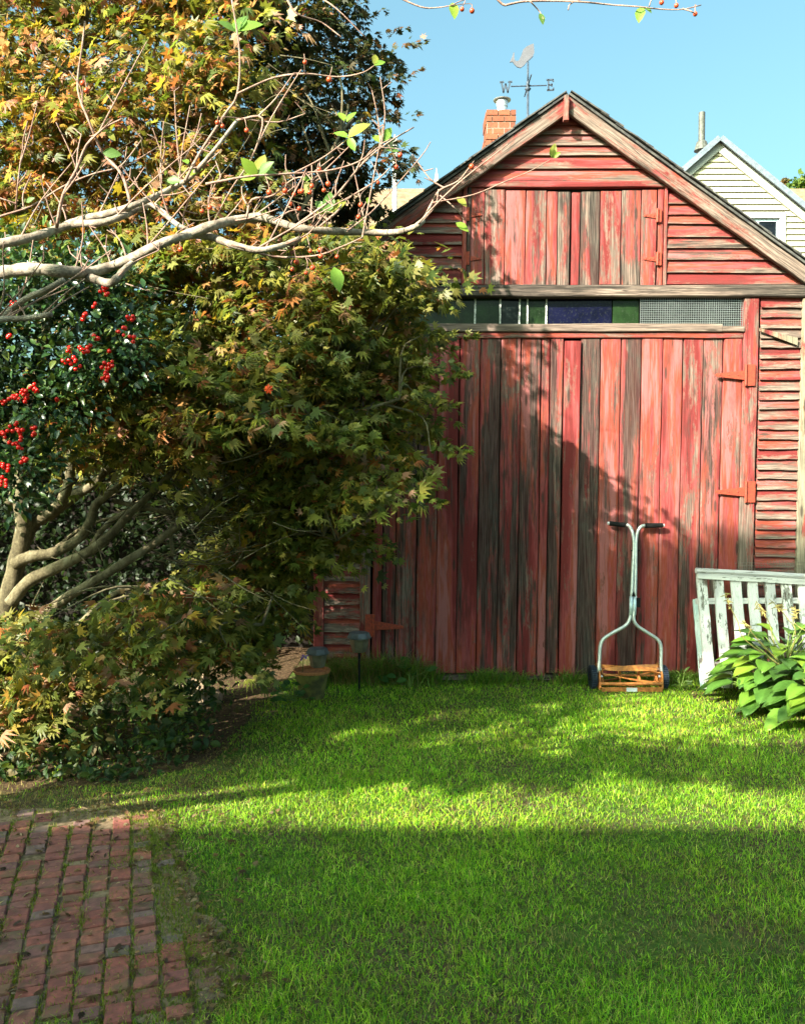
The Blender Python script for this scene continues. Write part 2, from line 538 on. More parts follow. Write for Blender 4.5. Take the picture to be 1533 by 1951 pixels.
def np_mesh(name, V, F, C, mat, smooth=False):
    """V (n,3), F (m,3) triangles, C (n,3) colours"""
    me = bpy.data.meshes.new(name)
    V = np.asarray(V, np.float32)
    F = np.asarray(F, np.int32)
    me.vertices.add(len(V))
    me.vertices.foreach_set('co', V.ravel())
    me.loops.add(F.size)
    me.loops.foreach_set('vertex_index', F.ravel())
    me.polygons.add(len(F))
    me.polygons.foreach_set('loop_start', np.arange(0, F.size, 3, dtype=np.int32))
    if smooth:
        me.polygons.foreach_set('use_smooth', np.ones(len(F), dtype=bool))
    if C is not None:
        at = me.attributes.new('col', 'FLOAT_COLOR', 'POINT')
        at.data.foreach_set('color', np.concatenate([np.asarray(C, np.float32), np.ones((len(V), 1), np.float32)], 1).ravel())
    me.materials.append(mat)
    me.update(calc_edges=True)
    return me


def frames(d, n):
    """rotation matrices with local y along d, local z as near n as can be; arrays (N,3)"""
    d = d / np.maximum(np.linalg.norm(d, axis=1, keepdims=True), 1e-9)
    x = np.cross(d, n)
    x = x / np.maximum(np.linalg.norm(x, axis=1, keepdims=True), 1e-6)
    z = np.cross(x, d)
    return np.stack([x, d, z], axis=2)


def scatter(tv, tf, pos, Rm, sc, C, shade=None):
    """copies of a template (tv, tf) as one V, F, C; shade (k,) scales the colour along the template"""
    N, k = len(pos), len(tv)
    V = np.einsum('nij,kj->nki', Rm, tv) * sc[:, None, None] + pos[:, None, :]
    F = (tf[None, :, :] + (np.arange(N) * k)[:, None, None]).reshape(-1, 3)
    CC = np.repeat(C[:, None, :], k, axis=1)
    if shade is not None:
        CC = CC * shade[None, :, None]
    return V.reshape(-1, 3), F, CC.reshape(-1, 3)


# ------------------------------------------------------------------ leaf templates
def maple_template(spread=1.0, droop=0.3):
    ang = [-118, -78, -40, 0, 40, 78, 118]
    ln = [0.42, 0.74, 0.94, 1.0, 0.94, 0.74, 0.42]
    v = [(0, 0, 0)]
    ring = []
    ring.append((0.0, -0.05, 0.0))
    for i in range(7):
        a = R(ang[i] * spread)
        l = ln[i]
        if i > 0:
            an = R((ang[i] + ang[i - 1]) / 2 * spread)
            q = 0.40 + 0.06 * (1 - abs(i - 3.5) / 3.5)
            ring.append((q * math.sin(an), q * math.cos(an), -droop * q * q * 0.4))
        # lobe shoulders make a slim lobe, then the tip
        ring.append((l * math.sin(a), l * math.cos(a), -droop * l * l))
    v += ring
    n = len(ring)
    f = [(0, 1 + (i + 1) % n, 1 + i) for i in range(n)]
    f = [(a, c, b) for a, b, c in f]
    return np.array(v, float), np.array(f, int)


def oval_template(wid=0.55, fold=0.12, droop=0.2, tip=1.0, serr=0.0):
    st = [(0.0, 0.0), (0.22, 0.75), (0.5, 1.0), (0.78, 0.62), (1.0, 0.0)]
    v = []
    for t, w in st:
        z = -droop * t * t
        if w == 0:
            v.append((0, t, z))
        else:
            v.append((-w * wid / 2, t, z + fold * w))
            v.append((0, t, z))
            v.append((w * wid / 2, t, z + fold * w))
    f = [(0, 2, 1), (0, 3, 2)]
    for s in (1, 4):
        f += [(s, s + 1, s + 4), (s, s + 4, s + 3), (s + 1, s + 2, s + 5), (s + 1, s + 5, s + 4)]
    f += [(7, 8, 10), (8, 9, 10)]
    return np.array(v, float), np.array(f, int)


def quad_template(wid=0.6):
    return np.array([(0, 0, 0), (-wid / 2, 0.5, 0.06), (wid / 2, 0.5, 0.06), (0, 1, -0.1)], float), np.array([(0, 2, 1), (1, 2, 3)], int)


MAPLE = maple_template()
MAPLE_B = maple_template(0.85, 0.55)
OVAL = oval_template()
QUAD = quad_template()


def rand_unit(n):
    v = rng.normal(size=(n, 3))
    return v / np.linalg.norm(v, axis=1, keepdims=True)


def ball(n):
    return rand_unit(n) * (rng.random((n, 1)) ** (1 / 2.2))


def pick(cs, n, p=None):
    cs = np.array(cs, float)
    i = rng.choice(len(cs), size=n, p=p)
    return cs[i] * (0.75 + 0.5 * rng.random((n, 1))) * (1 + 0.12 * (rng.random((n, 3)) - 0.5))

# ================================================================== THE SETTING
mb = MB()
NG = 48
for (x0, x1, y0, y1) in ((-300, 300, -300, 900),):
    mb.add([(x0, y0, 0), (x1, y0, 0), (x1, y1, 0), (x0, y1, 0)], [(0, 1, 2, 3)])
ground = mb.build('ground', M['ground'])
tag(ground, kind='structure')

# bed of bare soil under the maple
bed_poly = [(-4.5, 4.10), (-2.6, 4.12), (-1.9, 4.05), (-1.45, 4.15), (-1.05, 4.45), (-0.95, 4.9), (-1.0, 5.4), (-0.9, 6.2), (-0.85, 8.0), (-4.5, 8.0)]
mb = MB()
mb.add([(x, y, 0.004) for x, y in bed_poly], [tuple(range(len(bed_poly)))])
bed = mb.build('garden_bed', M['bed'])
tag(bed, kind='structure')


def in_poly(x, y, poly):
    x = np.asarray(x)
    y = np.asarray(y)
    c = np.zeros(x.shape, bool)
    n = len(poly)
    for i in range(n):
        x0, y0 = poly[i]
        x1, y1 = poly[(i + 1) % n]
        k = ((y0 > y) != (y1 > y)) & (x < (x1 - x0) * (y - y0) / (y1 - y0 + 1e-12) + x0)
        c ^= k
    return c


# ------------------------------------------------------------------ brick path
path_poly = [(-3.2, 2.26), (-0.62, 2.28), (-0.52, 2.45), (-0.60, 2.60), (-0.70, 2.80), (-0.82, 3.02), (-0.92, 3.25), (-1.02, 3.48), (-1.12, 3.72), (-3.2, 3.86)]
mb = MB()
bp = []
for i in range(len(path_poly)):
    (ax, ay), (bx_, by_) = path_poly[i], path_poly[(i + 1) % len(path_poly)]
    nseg = max(1, int(math.hypot(bx_ - ax, by_ - ay) / 0.07))
    ln_ = math.hypot(bx_ - ax, by_ - ay)
    for q in range(nseg):
        t = q / nseg
        o_ = rnd.uniform(-0.01, 0.11) if i < 9 else 0.0
        bp.append((ax + (bx_ - ax) * t + (by_ - ay) / ln_ * o_, ay + (by_ - ay) * t - (bx_ - ax) / ln_ * o_))
mb.add([(x, y, 0.006) for x, y in bp], [tuple(range(len(bp)))])
path = mb.build('brick_path', M['sand'])
tag(path, kind='structure')
PA = R(18.0)
pu = Vector((math.cos(PA), math.sin(PA), 0))      # across the columns
pv = Vector((-math.sin(PA), math.cos(PA), 0))     # along the columns
po = Vector((-0.62, 2.30, 0))
brick_meshes = []


def brick_mesh(w, l, seed):
    r = random.Random(seed)
    m = MB()
    c = 0.004
    h = 0.05
    j = lambda: r.uniform(-0.0022, 0.0022)
    ring0 = [(-w / 2, -l / 2), (w / 2, -l / 2), (w / 2, l / 2), (-w / 2, l / 2)]
    v = [(x + j(), y + j(), -h) for x, y in ring0]
    v += [(x + j(), y + j(), -c) for x, y in ring0]
    v += [(x - math.copysign(c, x) + j(), y - math.copysign(c, y) + j(), j() * 0.6) for x, y in ring0]
    f = [(0, 1, 5, 4), (1, 2, 6, 5), (2, 3, 7, 6), (3, 0, 4, 7), (4, 5, 9, 8), (5, 6, 10, 9), (6, 7, 11, 10), (7, 4, 8, 11), (8, 9, 10, 11)]
    m.add(v, f)
    return m.mesh('brick', M['brick'])


for k in range(5):
    brick_meshes.append((0.056, [brick_mesh(0.072, 0.053, 100 + k * 7 + q) for q in range(2)]))
long_m = [(0.075, [brick_mesh(0.072, 0.072, 300 + q) for q in range(3)]), (0.095, [brick_mesh(0.073, 0.092, 330 + q) for q in range(2)])]
joints = []
nb = 0
for cidx in range(-30, 3):
    u = cidx * 0.083 + rnd.uniform(-0.003, 0.003)
    s = -1.2 + rnd.uniform(0, 0.06)
    while s < 2.4:
        pool = brick_meshes if rnd.random() < 0.72 else long_m
        pitch, ms = rnd.choice(pool)
        s += pitch / 2
        c = po + pu * u + pv * s
        s += pitch / 2 + rnd.uniform(0.0, 0.004)
        if not bool(in_poly(np.array([c.x]), np.array([c.y]), path_poly)[0]):
            continue
        if c.x < -0.5 * c.y - 0.28:
            continue
        edge = not bool(in_poly(np.array([c.x + 0.10]), np.array([c.y]), path_poly)[0])
        if (edge and rnd.random() < 0.5) or (c.y > 3.6 and rnd.random() < 0.35):
            continue
        if rnd.random() < 0.03:
            continue
        o = bpy.data.objects.new('brick', rnd.choice(ms))
        col.objects.link(o)
        o.parent = path
        o.location = (c.x + rnd.uniform(-0.003, 0.003), c.y, 0.017 + rnd.uniform(-0.006, 0.004))
        o.rotation_euler = (rnd.uniform(-0.035, 0.035), rnd.uniform(-0.03, 0.03), PA + rnd.uniform(-0.04, 0.04))
        o['moss'] = rnd.random() * (0.5 if c.y < 3.2 else 0.2)
        nb += 1
        joints.append((c.x + pu.x * 0.0415, c.y + pu.y * 0.0415, c.y))

# ================================================================== THE BARN
YF = 6.40
LEAN = 0.0125


def Bz(py, px=1075):
    return W(px, py, YF).z


def B(px, py):
    p = W(px, py, YF)
    return p.x - LEAN * p.z, p.z


def warp(x, y, z):
    return (x + LEAN * z, y, z)


XL, XR = -0.67, 3.09
XC, ZP, SL = B(1077, 184)[0], Bz(185), 0.705
ZBEAM0, ZBEAM1 = Bz(568), Bz(545)
barn = empty('barn', (1.21, YF, 0), 'small old barn with peeling red board doors and gable hatch', 'barn')


def roof_z(x):
    return ZP - SL * abs(x - XC)


def board_v(m, x0, x1, z0, z1, yf, yb, n=4, j=0.0022, c=0.004, ztopj=0.0):
    b = len(m.v)
    for i in range(n + 1):
        z = z0 + (z1 - z0) * i / n
        if i == n:
            z += rnd.uniform(-ztopj, ztopj)
        a, d = rnd.uniform(-j, j), rnd.uniform(-j, j)
        q = rnd.uniform(-0.002, 0.002)
        m.v += [(x0 + a, yb, z), (x0 + a, yf + c + q, z), (x0 + a + c, yf + q, z), (x1 + d - c, yf + q, z), (x1 + d, yf + c + q, z), (x1 + d, yb, z)]
    for i in range(n):
        for k in range(6):
            p, q2 = b + i * 6 + k, b + i * 6 + (k + 1) % 6
            m.f.append((p, q2, q2 + 6, p + 6))
    m.f.append(tuple(b + k for k in range(5, -1, -1)))
    m.f.append(tuple(b + n * 6 + k for k in range(6)))


def board_h(m, x0, x1, z0, z1, yf, yb, n=5, j=0.0022, c=0.004, zj=0.0):
    b = len(m.v)
    for i in range(n + 1):
        x = x0 + (x1 - x0) * i / n
        a, d, q = rnd.uniform(-j, j), rnd.uniform(-j, j), rnd.uniform(-0.002, 0.002)
        m.v += [(x, yb, z0 + a), (x, yb, z1 + d), (x, yf + c + q, z1 + d), (x, yf + q, z1 + d - c), (x, yf + q, z0 + a + c), (x, yf + c + q, z0 + a)]
    for i in range(n):
        for k in range(6):
            p, q2 = b + i * 6 + k, b + i * 6 + (k + 1) % 6
            m.f.append((p, q2, q2 + 6, p + 6))
    m.f.append(tuple(b + k for k in range(5, -1, -1)))
    m.f.append(tuple(b + n * 6 + k for k in range(6)))


def clapboard(x0b, x1b, x0t, x1t, z0, z1, proj=0.030, n=6, j=0.003, paint=0.5, dark=0.2, tilt=0.0, parent=barn, mat='clap', y=YF, nm='clapboard', wp=warp, thick=0.013):
    """one lapped board; its lower edge stands proud and is a little wavy"""
    m = MB()
    for i in range(n + 1):
        t = i / n
        xb, xt = x0b + (x1b - x0b) * t, x0t + (x1t - x0t) * t
        dz = rnd.uniform(-j, j) + tilt * (t - 0.5)
        pj = proj + rnd.uniform(-j, j)
        m.v += [(xb, y - pj, z0 + dz), (xt, y - 0.006, z1 + 0.012), (xt, y + 0.003, z1 + 0.012), (xb, y - pj + thick, z0 + dz - 0.001)]
    for i in range(n):
        for k in range(4):
            p, q = i * 4 + k, i * 4 + (k + 1) % 4
            m.f.append((p, p + 4, q + 4, q))
    m.f.append((0, 1, 2, 3))
    m.f.append(tuple(n * 4 + k for k in (3, 2, 1, 0)))
    c = ((x0b + x1b) / 2, y, z0)
    return m.build(nm, M[mat], parent, warp=wp, loc=wp(*c) if wp else c, paint=paint, dark=dark)


# carcass: sheathing, side walls, back wall, floor, all behind the visible boards
zb = ZBEAM0
m = MB()
m.prism([(XL + 0.02, ZBEAM1), (XR - 0.02, ZBEAM1), (XC, roof_z(XC) - 0.16)], YF + 0.012, YF + 0.035)
m.build('gable_sheathing', M['shade_inside'], barn, warp=warp)
for a, b_ in ((XL, XL + 0.09), (XR - 0.09, XR)):
    m = MB()
    m.box(a, b_, YF + 0.03, YF + 5.0, 0.0, ZBEAM1 - 0.02)
    m.build('side_wall', M['red_h'], barn, warp=warp, paint=0.6, dark=0.2)
m = MB()
m.box(XL + 0.09, XR - 0.09, YF + 4.9, YF + 4.98, 0.0, ZBEAM1)
m.prism([(XL, ZBEAM1), (XR, ZBEAM1), (XC, ZP - 0.15)], YF + 4.9, YF + 4.98)
m.build('back_wall', M['shade_inside'], barn, warp=warp)
m = MB()
m.box(XL + 0.09, XR - 0.09, YF + 0.05, YF + 4.88, 0.008, 0.02)
m.build('floor', M['shade_inside'], barn, warp=warp)
for a, b_ in ((XL + 0.03, B(712, 1000)[0] - 0.03), (B(1440, 800)[0], XR - 0.03)):
    m = MB()
    m.box(a, b_, YF + 0.012, YF + 0.035, 0.0, ZBEAM0)
    m.build('wall_sheathing', M['shade_inside'], barn, warp=warp)

# corner posts
m = MB()
board_v(m, XR - 0.115, XR + 0.012, 0.0, ZBEAM0 - 0.004, YF - 0.045, YF + 0.03, 6, 0.003)
m.build('corner_post', M['tan_v'], barn, warp=warp, paint=0.02, dark=0.15)
m = MB()
board_v(m, XL - 0.012, XL + 0.065, 0.0, ZBEAM0 - 0.004, YF - 0.04, YF + 0.03, 6, 0.003)
m.build('corner_post', M['red_v'], barn, warp=warp, paint=0.75, dark=0.2)

# wall clapboards beside the doors
xa, xb_ = B(1441, 800)[0] + 0.002, XR - 0.117
z = ZBEAM0 - 0.006
k = 0
while z > 0.06:
    h = rnd.choice([0.070, 0.074, 0.076, 0.080])
    z0 = max(z - h, 0.03)
    lit = z0 > 1.1  # paint amount follows the sunlit height: barer above, redder in the shade below
    clapboard(xa, xb_, xa, xb_, z0, z, 0.036, 4, 0.0028, rnd.uniform(0.25, 0.62) if lit else rnd.uniform(0.5, 0.8), rnd.uniform(0.15, 0.5), rnd.uniform(-0.006, 0.006))
    z = z0
    k += 1
xa, xb_ = XL + 0.067, B(690, 1100)[0]
z = ZBEAM0 - 0.006
while z > 0.10:
    h = rnd.choice([0.092, 0.098, 0.104])
    z0 = max(z - h, 0.05)
    clapboard(xa, xb_, xa, xb_, z0, z, 0.034, 6, 0.004, rnd.uniform(0.2, 0.55), rnd.uniform(0.0, 0.25), rnd.uniform(-0.008, 0.008))
    z = z0
# a loose board nailed slantwise over the right-hand clapboards
m = MB()
p0, p1 = B(1441, 630), B(1512, 655)
m.prism([(p0[0], p0[1] - 0.012), (p1[0], p1[1] - 0.02), (p1[0], p1[1] + 0.035), (p0[0], p0[1] + 0.01)], YF - 0.058, YF - 0.044)
m.build('loose_board', M['tan_v'], barn, warp=warp, paint=0.15, dark=0.1)

# gable clapboards
RK = 0.10 / SL   # how far the boards run under the rake


def gable_row(z0, z1, xa, xb_, left_free, right_free, paint, dark, tilt=0.0):
    def ends(zz):
        half = (ZP - 0.10 - zz) / SL
        l, r = XC - half, XC + half
        return (l if left_free else xa), (r if right_free else xb_)
    l0, r0 = ends(z0)
    l1, r1 = ends(z1)
    if r1 - l1 < 0.03:
        r1, l1 = XC + 0.015, XC - 0.015
    clapboard(l0, r0, l1, r1, z0, z1, 0.030, 6, 0.0016, paint, dark, tilt)


zs = [Bz(v) for v in (215, 240, 258, 279, 298, 323, 347)]
for i in range(1, len(zs)):
    gable_row(zs[i], zs[i - 1], 0, 0, True, True, [0.8, 0.12, 0.2, 0.28, 0.5, 0.62][i - 1], [0.3, 0.1, 0.15, 0.1, 0.1, 0.1][i - 1])
XH0, XH1 = B(880, 450)[0], B(1268, 450)[0]
zr_ = [Bz(v) for v in (358, 390, 410.5, 428, 453, 473.6, 496, 521, 543)]
for i in range(1, len(zr_)):
    gable_row(zr_[i], zr_[i - 1], XH1 + 0.004, 0, False, True, [0.8, 0.75, 0.75, 0.5, 0.3, 0.5, 0.55, 0.72][i - 1], [0.2, 0.25, 0.3, 0.35, 0.3, 0.35, 0.38, 0.3][i - 1], rnd.uniform(-0.008, 0.004))
zl_ = [Bz(v) for v in (362, 385, 406, 426, 446, 468, 490, 513, 540)]
for i in range(1, len(zl_)):
    gable_row(zl_[i], zl_[i - 1], 0, XH0 - 0.004, True, False, [0.35, 0.2, 0.6, 0.12, 0.5, 0.55, 0.55, 0.45][i - 1], [0.2, 0.2, 0.2, 0.2, 0.2, 0.1, 0.15, 0.1][i - 1], rnd.uniform(-0.006, 0.006))

# hatch frame and hatch doors
zt0, zt1 = Bz(359), Bz(348)
m = MB()
board_h(m, XH0, XH1, zt0, zt1, YF - 0.040, YF + 0.01, 6)
m.build('hatch_head', M['red_h'], barn, warp=warp, paint=0.75, dark=0.1)
ZH = Bz(545) + 0.003
for a, b_, pn, dk in ((XH0, XH0 + 0.032, 0.7, 0.45), (XH0 + 0.036, XH0 + 0.062, 0.25, 0.6), (XH1 - 0.022, XH1, 0.85, 0.0), (XH1 - 0.066, XH1 - 0.028, 0.5, 0.5)):
    m = MB()
    board_v(m, a, b_, ZH, zt0 - 0.002, YF - (0.036 if b_ - a < 0.035 else 0.02), YF + 0.01, 4)
    m.build('hatch_jamb', M['red_v'], barn, warp=warp, paint=pn, dark=dk)


def strap_hinge(parent, px, py, dirn, length_px, plate_w, plate_h, half, y, mat='hinge', tipdy=0.0):
    """a tee hinge: a plate on the jamb and a tapering strap over the boards"""
    x, z = B(px, py)
    s = 1 / 250.0
    m = MB()
    L_ = length_px * s * dirn
    z += 0
    m.prism([(x, z - half), (x + L_ * 0.96, z - half * 0.33 + tipdy), (x + L_, z + tipdy), (x + L_ * 0.96, z + half * 0.33 + tipdy), (x, z + half)][::(1 if dirn > 0 else -1)], y - 0.006, y)
    xp0, xp1 = (x, x - dirn * plate_w)
    a, b_ = min(xp0, xp1), max(xp0, xp1)
    m.box(a, b_, y - 0.009, y + 0.004, z - plate_h / 2, z + plate_h / 2)
    m.tube([(x, y - 0.012, z - plate_h / 2), (x, y - 0.012, z + plate_h / 2)], 0.010, 8)
    for t in (0.25, 0.55, 0.85):
        m.lathe([(0.006, -0.002), (0.006, 0.002), (0.003, 0.004)], (0, 0, 0), 6)
        for q in range(18):
            vx, vy, vz = m.v[-18 + q]
            m.v[-18 + q] = (x + L_ * t + vx, y - 0.006 - vz, z + tipdy * t + vy)
    return m.build('hinge', M[mat], parent, warp=warp)


LF = YF - 0.012
leafs = []
hatch_edges = [([890.5, 922, 961, 1000, 1040, 1060.5, 1084.5], [0.85, 0.28, 0.66, 0.45, 0.5, 0.18], [0.35, 0.35, 0.5, 0.55, 0.45, 0.5]),
               ([1087, 1104, 1141, 1181, 1219, 1249], [0.85, 0.30, 0.5, 0.55, 0.8], [0.4, 0.7, 0.42, 0.5, 0.3])]
for li, (ed, pn, dk) in enumerate(hatch_edges):
    x0, x1 = B(ed[0], 450)[0], B(ed[-1], 450)[0]
    leaf = empty('hatch_door', ((x0 + x1) / 2, YF, ZH))
    leaf.parent = barn
    leaf.location = Vector(warp((x0 + x1) / 2, YF, ZH)) - barn.location
    for i in range(len(ed) - 1):
        m = MB()
        top = Bz([361, 362, 364, 366, 367, 367, 367][i] if li == 0 else [368, 367, 366, 365, 364][i])
        yo = rnd.uniform(-0.004, 0.004)
        board_v(m, B(ed[i], 450)[0] + 0.003, B(ed[i + 1], 450)[0] - 0.003, ZH + rnd.uniform(0, 0.006), top, LF - 0.012 + yo, LF + 0.012 + yo, 4, 0.002, 0.004, 0.004)
        c = warp(B((ed[i] + ed[i + 1]) / 2, 450)[0], LF, ZH)
        m.build('board', M['red_v'], leaf, warp=warp, loc=c, paint=pn[i], dark=dk[i])
    m = MB()
    for zz in (0.12, 0.52):
        m.box(x0 + 0.02, x1 - 0.02, LF + 0.013, LF + 0.03, ZH + zz, ZH + zz + 0.09)
    m.build('batten', M['shade_inside'], leaf, warp=warp)
    for py in ((411, 494) if li == 0 else (413, 495)):
        strap_hinge(leaf, 891 if li == 0 else 1249, py, 1 if li == 0 else -1, 25, 0.032, 0.098, 0.020, LF - 0.014, 'hinge')

# tie beam
m = MB()
board_h(m, XL - 0.10, XR + 0.10, ZBEAM0, ZBEAM1 - 0.002, YF - 0.062, YF + 0.03, 14, 0.004, 0.008)
m.build('tie_beam', M['red_h'], barn, warp=warp, paint=-0.6, dark=0.66)

# transom window: panes, muntins, wire netting
XD0, XD1 = B(712, 645)[0], B(1413, 645)[0]
zt_0, zt_1 = Bz(619), ZBEAM0
trans = empty('transom_window', (0, 0, 0))
trans.parent = barn
trans.location = Vector(warp((XD0 + XD1) / 2, YF, zt_0)) - barn.location
ed = [712, 905, 953, 990, 1005, 1041, 1167, 1219]
gm = ['g_green', 'g_green', 'g_dark', 'g_green', 'g_green', 'g_navy', 'g_green']
for i in range(len(ed) - 1):
    m = MB()
    a, b_ = B(ed[i], 590)[0] + 0.004, B(ed[i + 1], 590)[0] - 0.004
    m.box(a, b_, YF + 0.022, YF + 0.026, zt_0 - 0.005, zt_1)
    m.build('pane', M[gm[i]], trans, warp=warp, loc=warp((a + b_) / 2, YF, zt_0))
for e in ed[1:6]:
    x = B(e, 590)[0]
    m = MB()
    board_v(m, x - 0.006, x + 0.006, zt_0 - 0.006, zt_1 - 0.002, YF + 0.008, YF + 0.030, 5, 0.0016, 0.001)
    m.build('muntin', M['muntin'], trans, warp=warp)
m = MB()
a, b_ = B(1219, 590)[0], XD1 - 0.002
nx = int((b_ - a) / 0.0165)
for i in range(nx + 1):
    x = a + (b_ - a) * i / nx
    wob = 0.004 * math.sin(i * 0.35)
    m.box(x - 0.0014, x + 0.0014, YF - 0.010 + wob, YF - 0.007 + wob, zt_0 - 0.03, zt_1 - 0.002)
nz = 13
for i in range(nz):
    zz = zt_0 - 0.02 + (zt_1 - zt_0) * i / (nz - 1)
    m.box(a, b_, YF - 0.0135, YF - 0.0105, zz - 0.0014, zz + 0.0014)
m.build('wire_netting', M['wire'], trans, warp=warp)
# sill rail and the fascia under it
m = MB()
board_h(m, XD0 - 0.1, B(1371, 625)[0], Bz(633.5), Bz(618.5), YF - 0.05, YF + 0.028, 12, 0.003, 0.005)
board_h(m, B(1371.5, 625)[0], XD1 - 0.002, Bz(633.5), Bz(623), YF - 0.048, YF + 0.028, 3, 0.002, 0.005)
m.build('sill_rail', M['red_h'], barn, warp=warp, paint=-0.6, dark=0.2)
m = MB()
board_h(m, XD0 - 0.02, XD1 - 0.002, Bz(645), Bz(634) - 0.002, YF - 0.030, YF + 0.028, 10, 0.003, 0.004)
m.build('fascia_strip', M['red_h'], barn, warp=warp, paint=0.42, dark=0.12)

# door jambs
m = MB()
board_v(m, XD1 + 0.002, B(1441, 645)[0], 0.02, zt_1 - 0.004, YF - 0.036, YF + 0.03, 7, 0.003)
m.build('door_jamb', M['red_v'], barn, warp=warp, paint=0.3, dark=0.25)
m = MB()
board_v(m, B(690, 645)[0] + 0.002, B(712, 645)[0] - 0.004, 0.02, zt_1 - 0.004, YF - 0.036, YF + 0.03, 7, 0.003)
m.build('door_jamb', M['red_v'], barn, warp=warp, paint=0.35, dark=0.4)

# the big doors
ZD1 = Bz(645.5)
ZD0 = 0.055
door_edges = [([714, 733, 759, 798, 837, 876, 915, 954.5, 993, 1031.5, 1048.5, 1073],
               [0.95, 0.5, 0.55, 0.9, 1.1, 1.0, 0.78, 0.82, 0.85, 0.9, 0.68],
               [0.38, 0.64, 0.58, 0.44, 0.30, 0.42, 0.60, 0.55, 0.55, 0.48, 0.60]),
              ([1106, 1144, 1183, 1222, 1262, 1301, 1339.6, 1377, 1414],
               [0.50, 0.98, 0.68, 0.95, 1.1, 0.66, 0.62, 0.84],
               [0.64, 0.38, 0.58, 0.38, 0.22, 0.46, 0.44, 0.28])]
LD = YF
for li, (ed, pn, dk) in enumerate(door_edges):
    x0, x1 = B(ed[0], 645)[0], B(ed[-1], 645)[0]
    leaf = empty('door', (0, 0, 0))
    leaf.parent = barn
    leaf.location = Vector(warp((x0 + x1) / 2, YF, ZD0)) - barn.location
    for i in range(len(ed) - 1):
        m = MB()
        yo = rnd.uniform(-0.005, 0.005)
        ed0, ed1 = B(ed[i], 645)[0] + 0.0035, B(ed[i + 1], 645)[0] - 0.0035
        board_v(m, ed0, ed1, ZD0 + rnd.uniform(-0.012, 0.014), ZD1 + 0.004, LD - 0.014 + yo, LD + 0.012 + yo, 5, 0.0025, 0.005, 0.005)
        m.build('board', M['red_v'], leaf, warp=warp, loc=warp((ed0 + ed1) / 2, LD, ZD0), paint=pn[i], dark=dk[i])
    m = MB()
    for zz in (0.22, 1.2, 2.25):
        m.box(x0 + 0.02, x1 - 0.02, LD + 0.0185, LD + 0.04, ZD0 + zz, ZD0 + zz + 0.14)
    m.box(x0, x1, LD + 0.041, LD + 0.05, ZD0, ZD1)  # near-black backing sheet darkens the gaps between boards
    m.build('batten', M['shade_inside'], leaf, warp=warp)
    if li == 0:
        m = MB()
        board_v(m, B(1074, 645)[0], B(1105, 645)[0], ZD0 - 0.01, Bz(651), LD - 0.042, LD - 0.0215, 6, 0.002, 0.005)
        m.build('meeting_strip', M['red_v'], leaf, warp=warp, loc=warp(B(1090, 645)[0], LD, ZD0), paint=0.88, dark=0.18)
        strap_hinge(leaf, 712.5, 1190, 1, 57, 0.066, 0.17, 0.036, LD - 0.040, 'hinge', -0.014)
        strap_hinge(leaf, 711, 716, 1, 57, 0.066, 0.17, 0.036, LD - 0.040, 'hinge')
    else:
        strap_hinge(leaf, 1415, 716, -1, 57, 0.072, 0.16, 0.036, LD - 0.042, 'hinge')
        strap_hinge(leaf, 1415, 937, -1, 57, 0.072, 0.16, 0.036, LD - 0.042, 'hinge')
# meeting strip gap filler above, threshold
m = MB()
board_h(m, XD0, XD1, 0.006, 0.05, YF + 0.0, YF + 0.06, 6)
m.build('threshold', M['red_h'], barn, warp=warp, paint=0.1, dark=0.6)

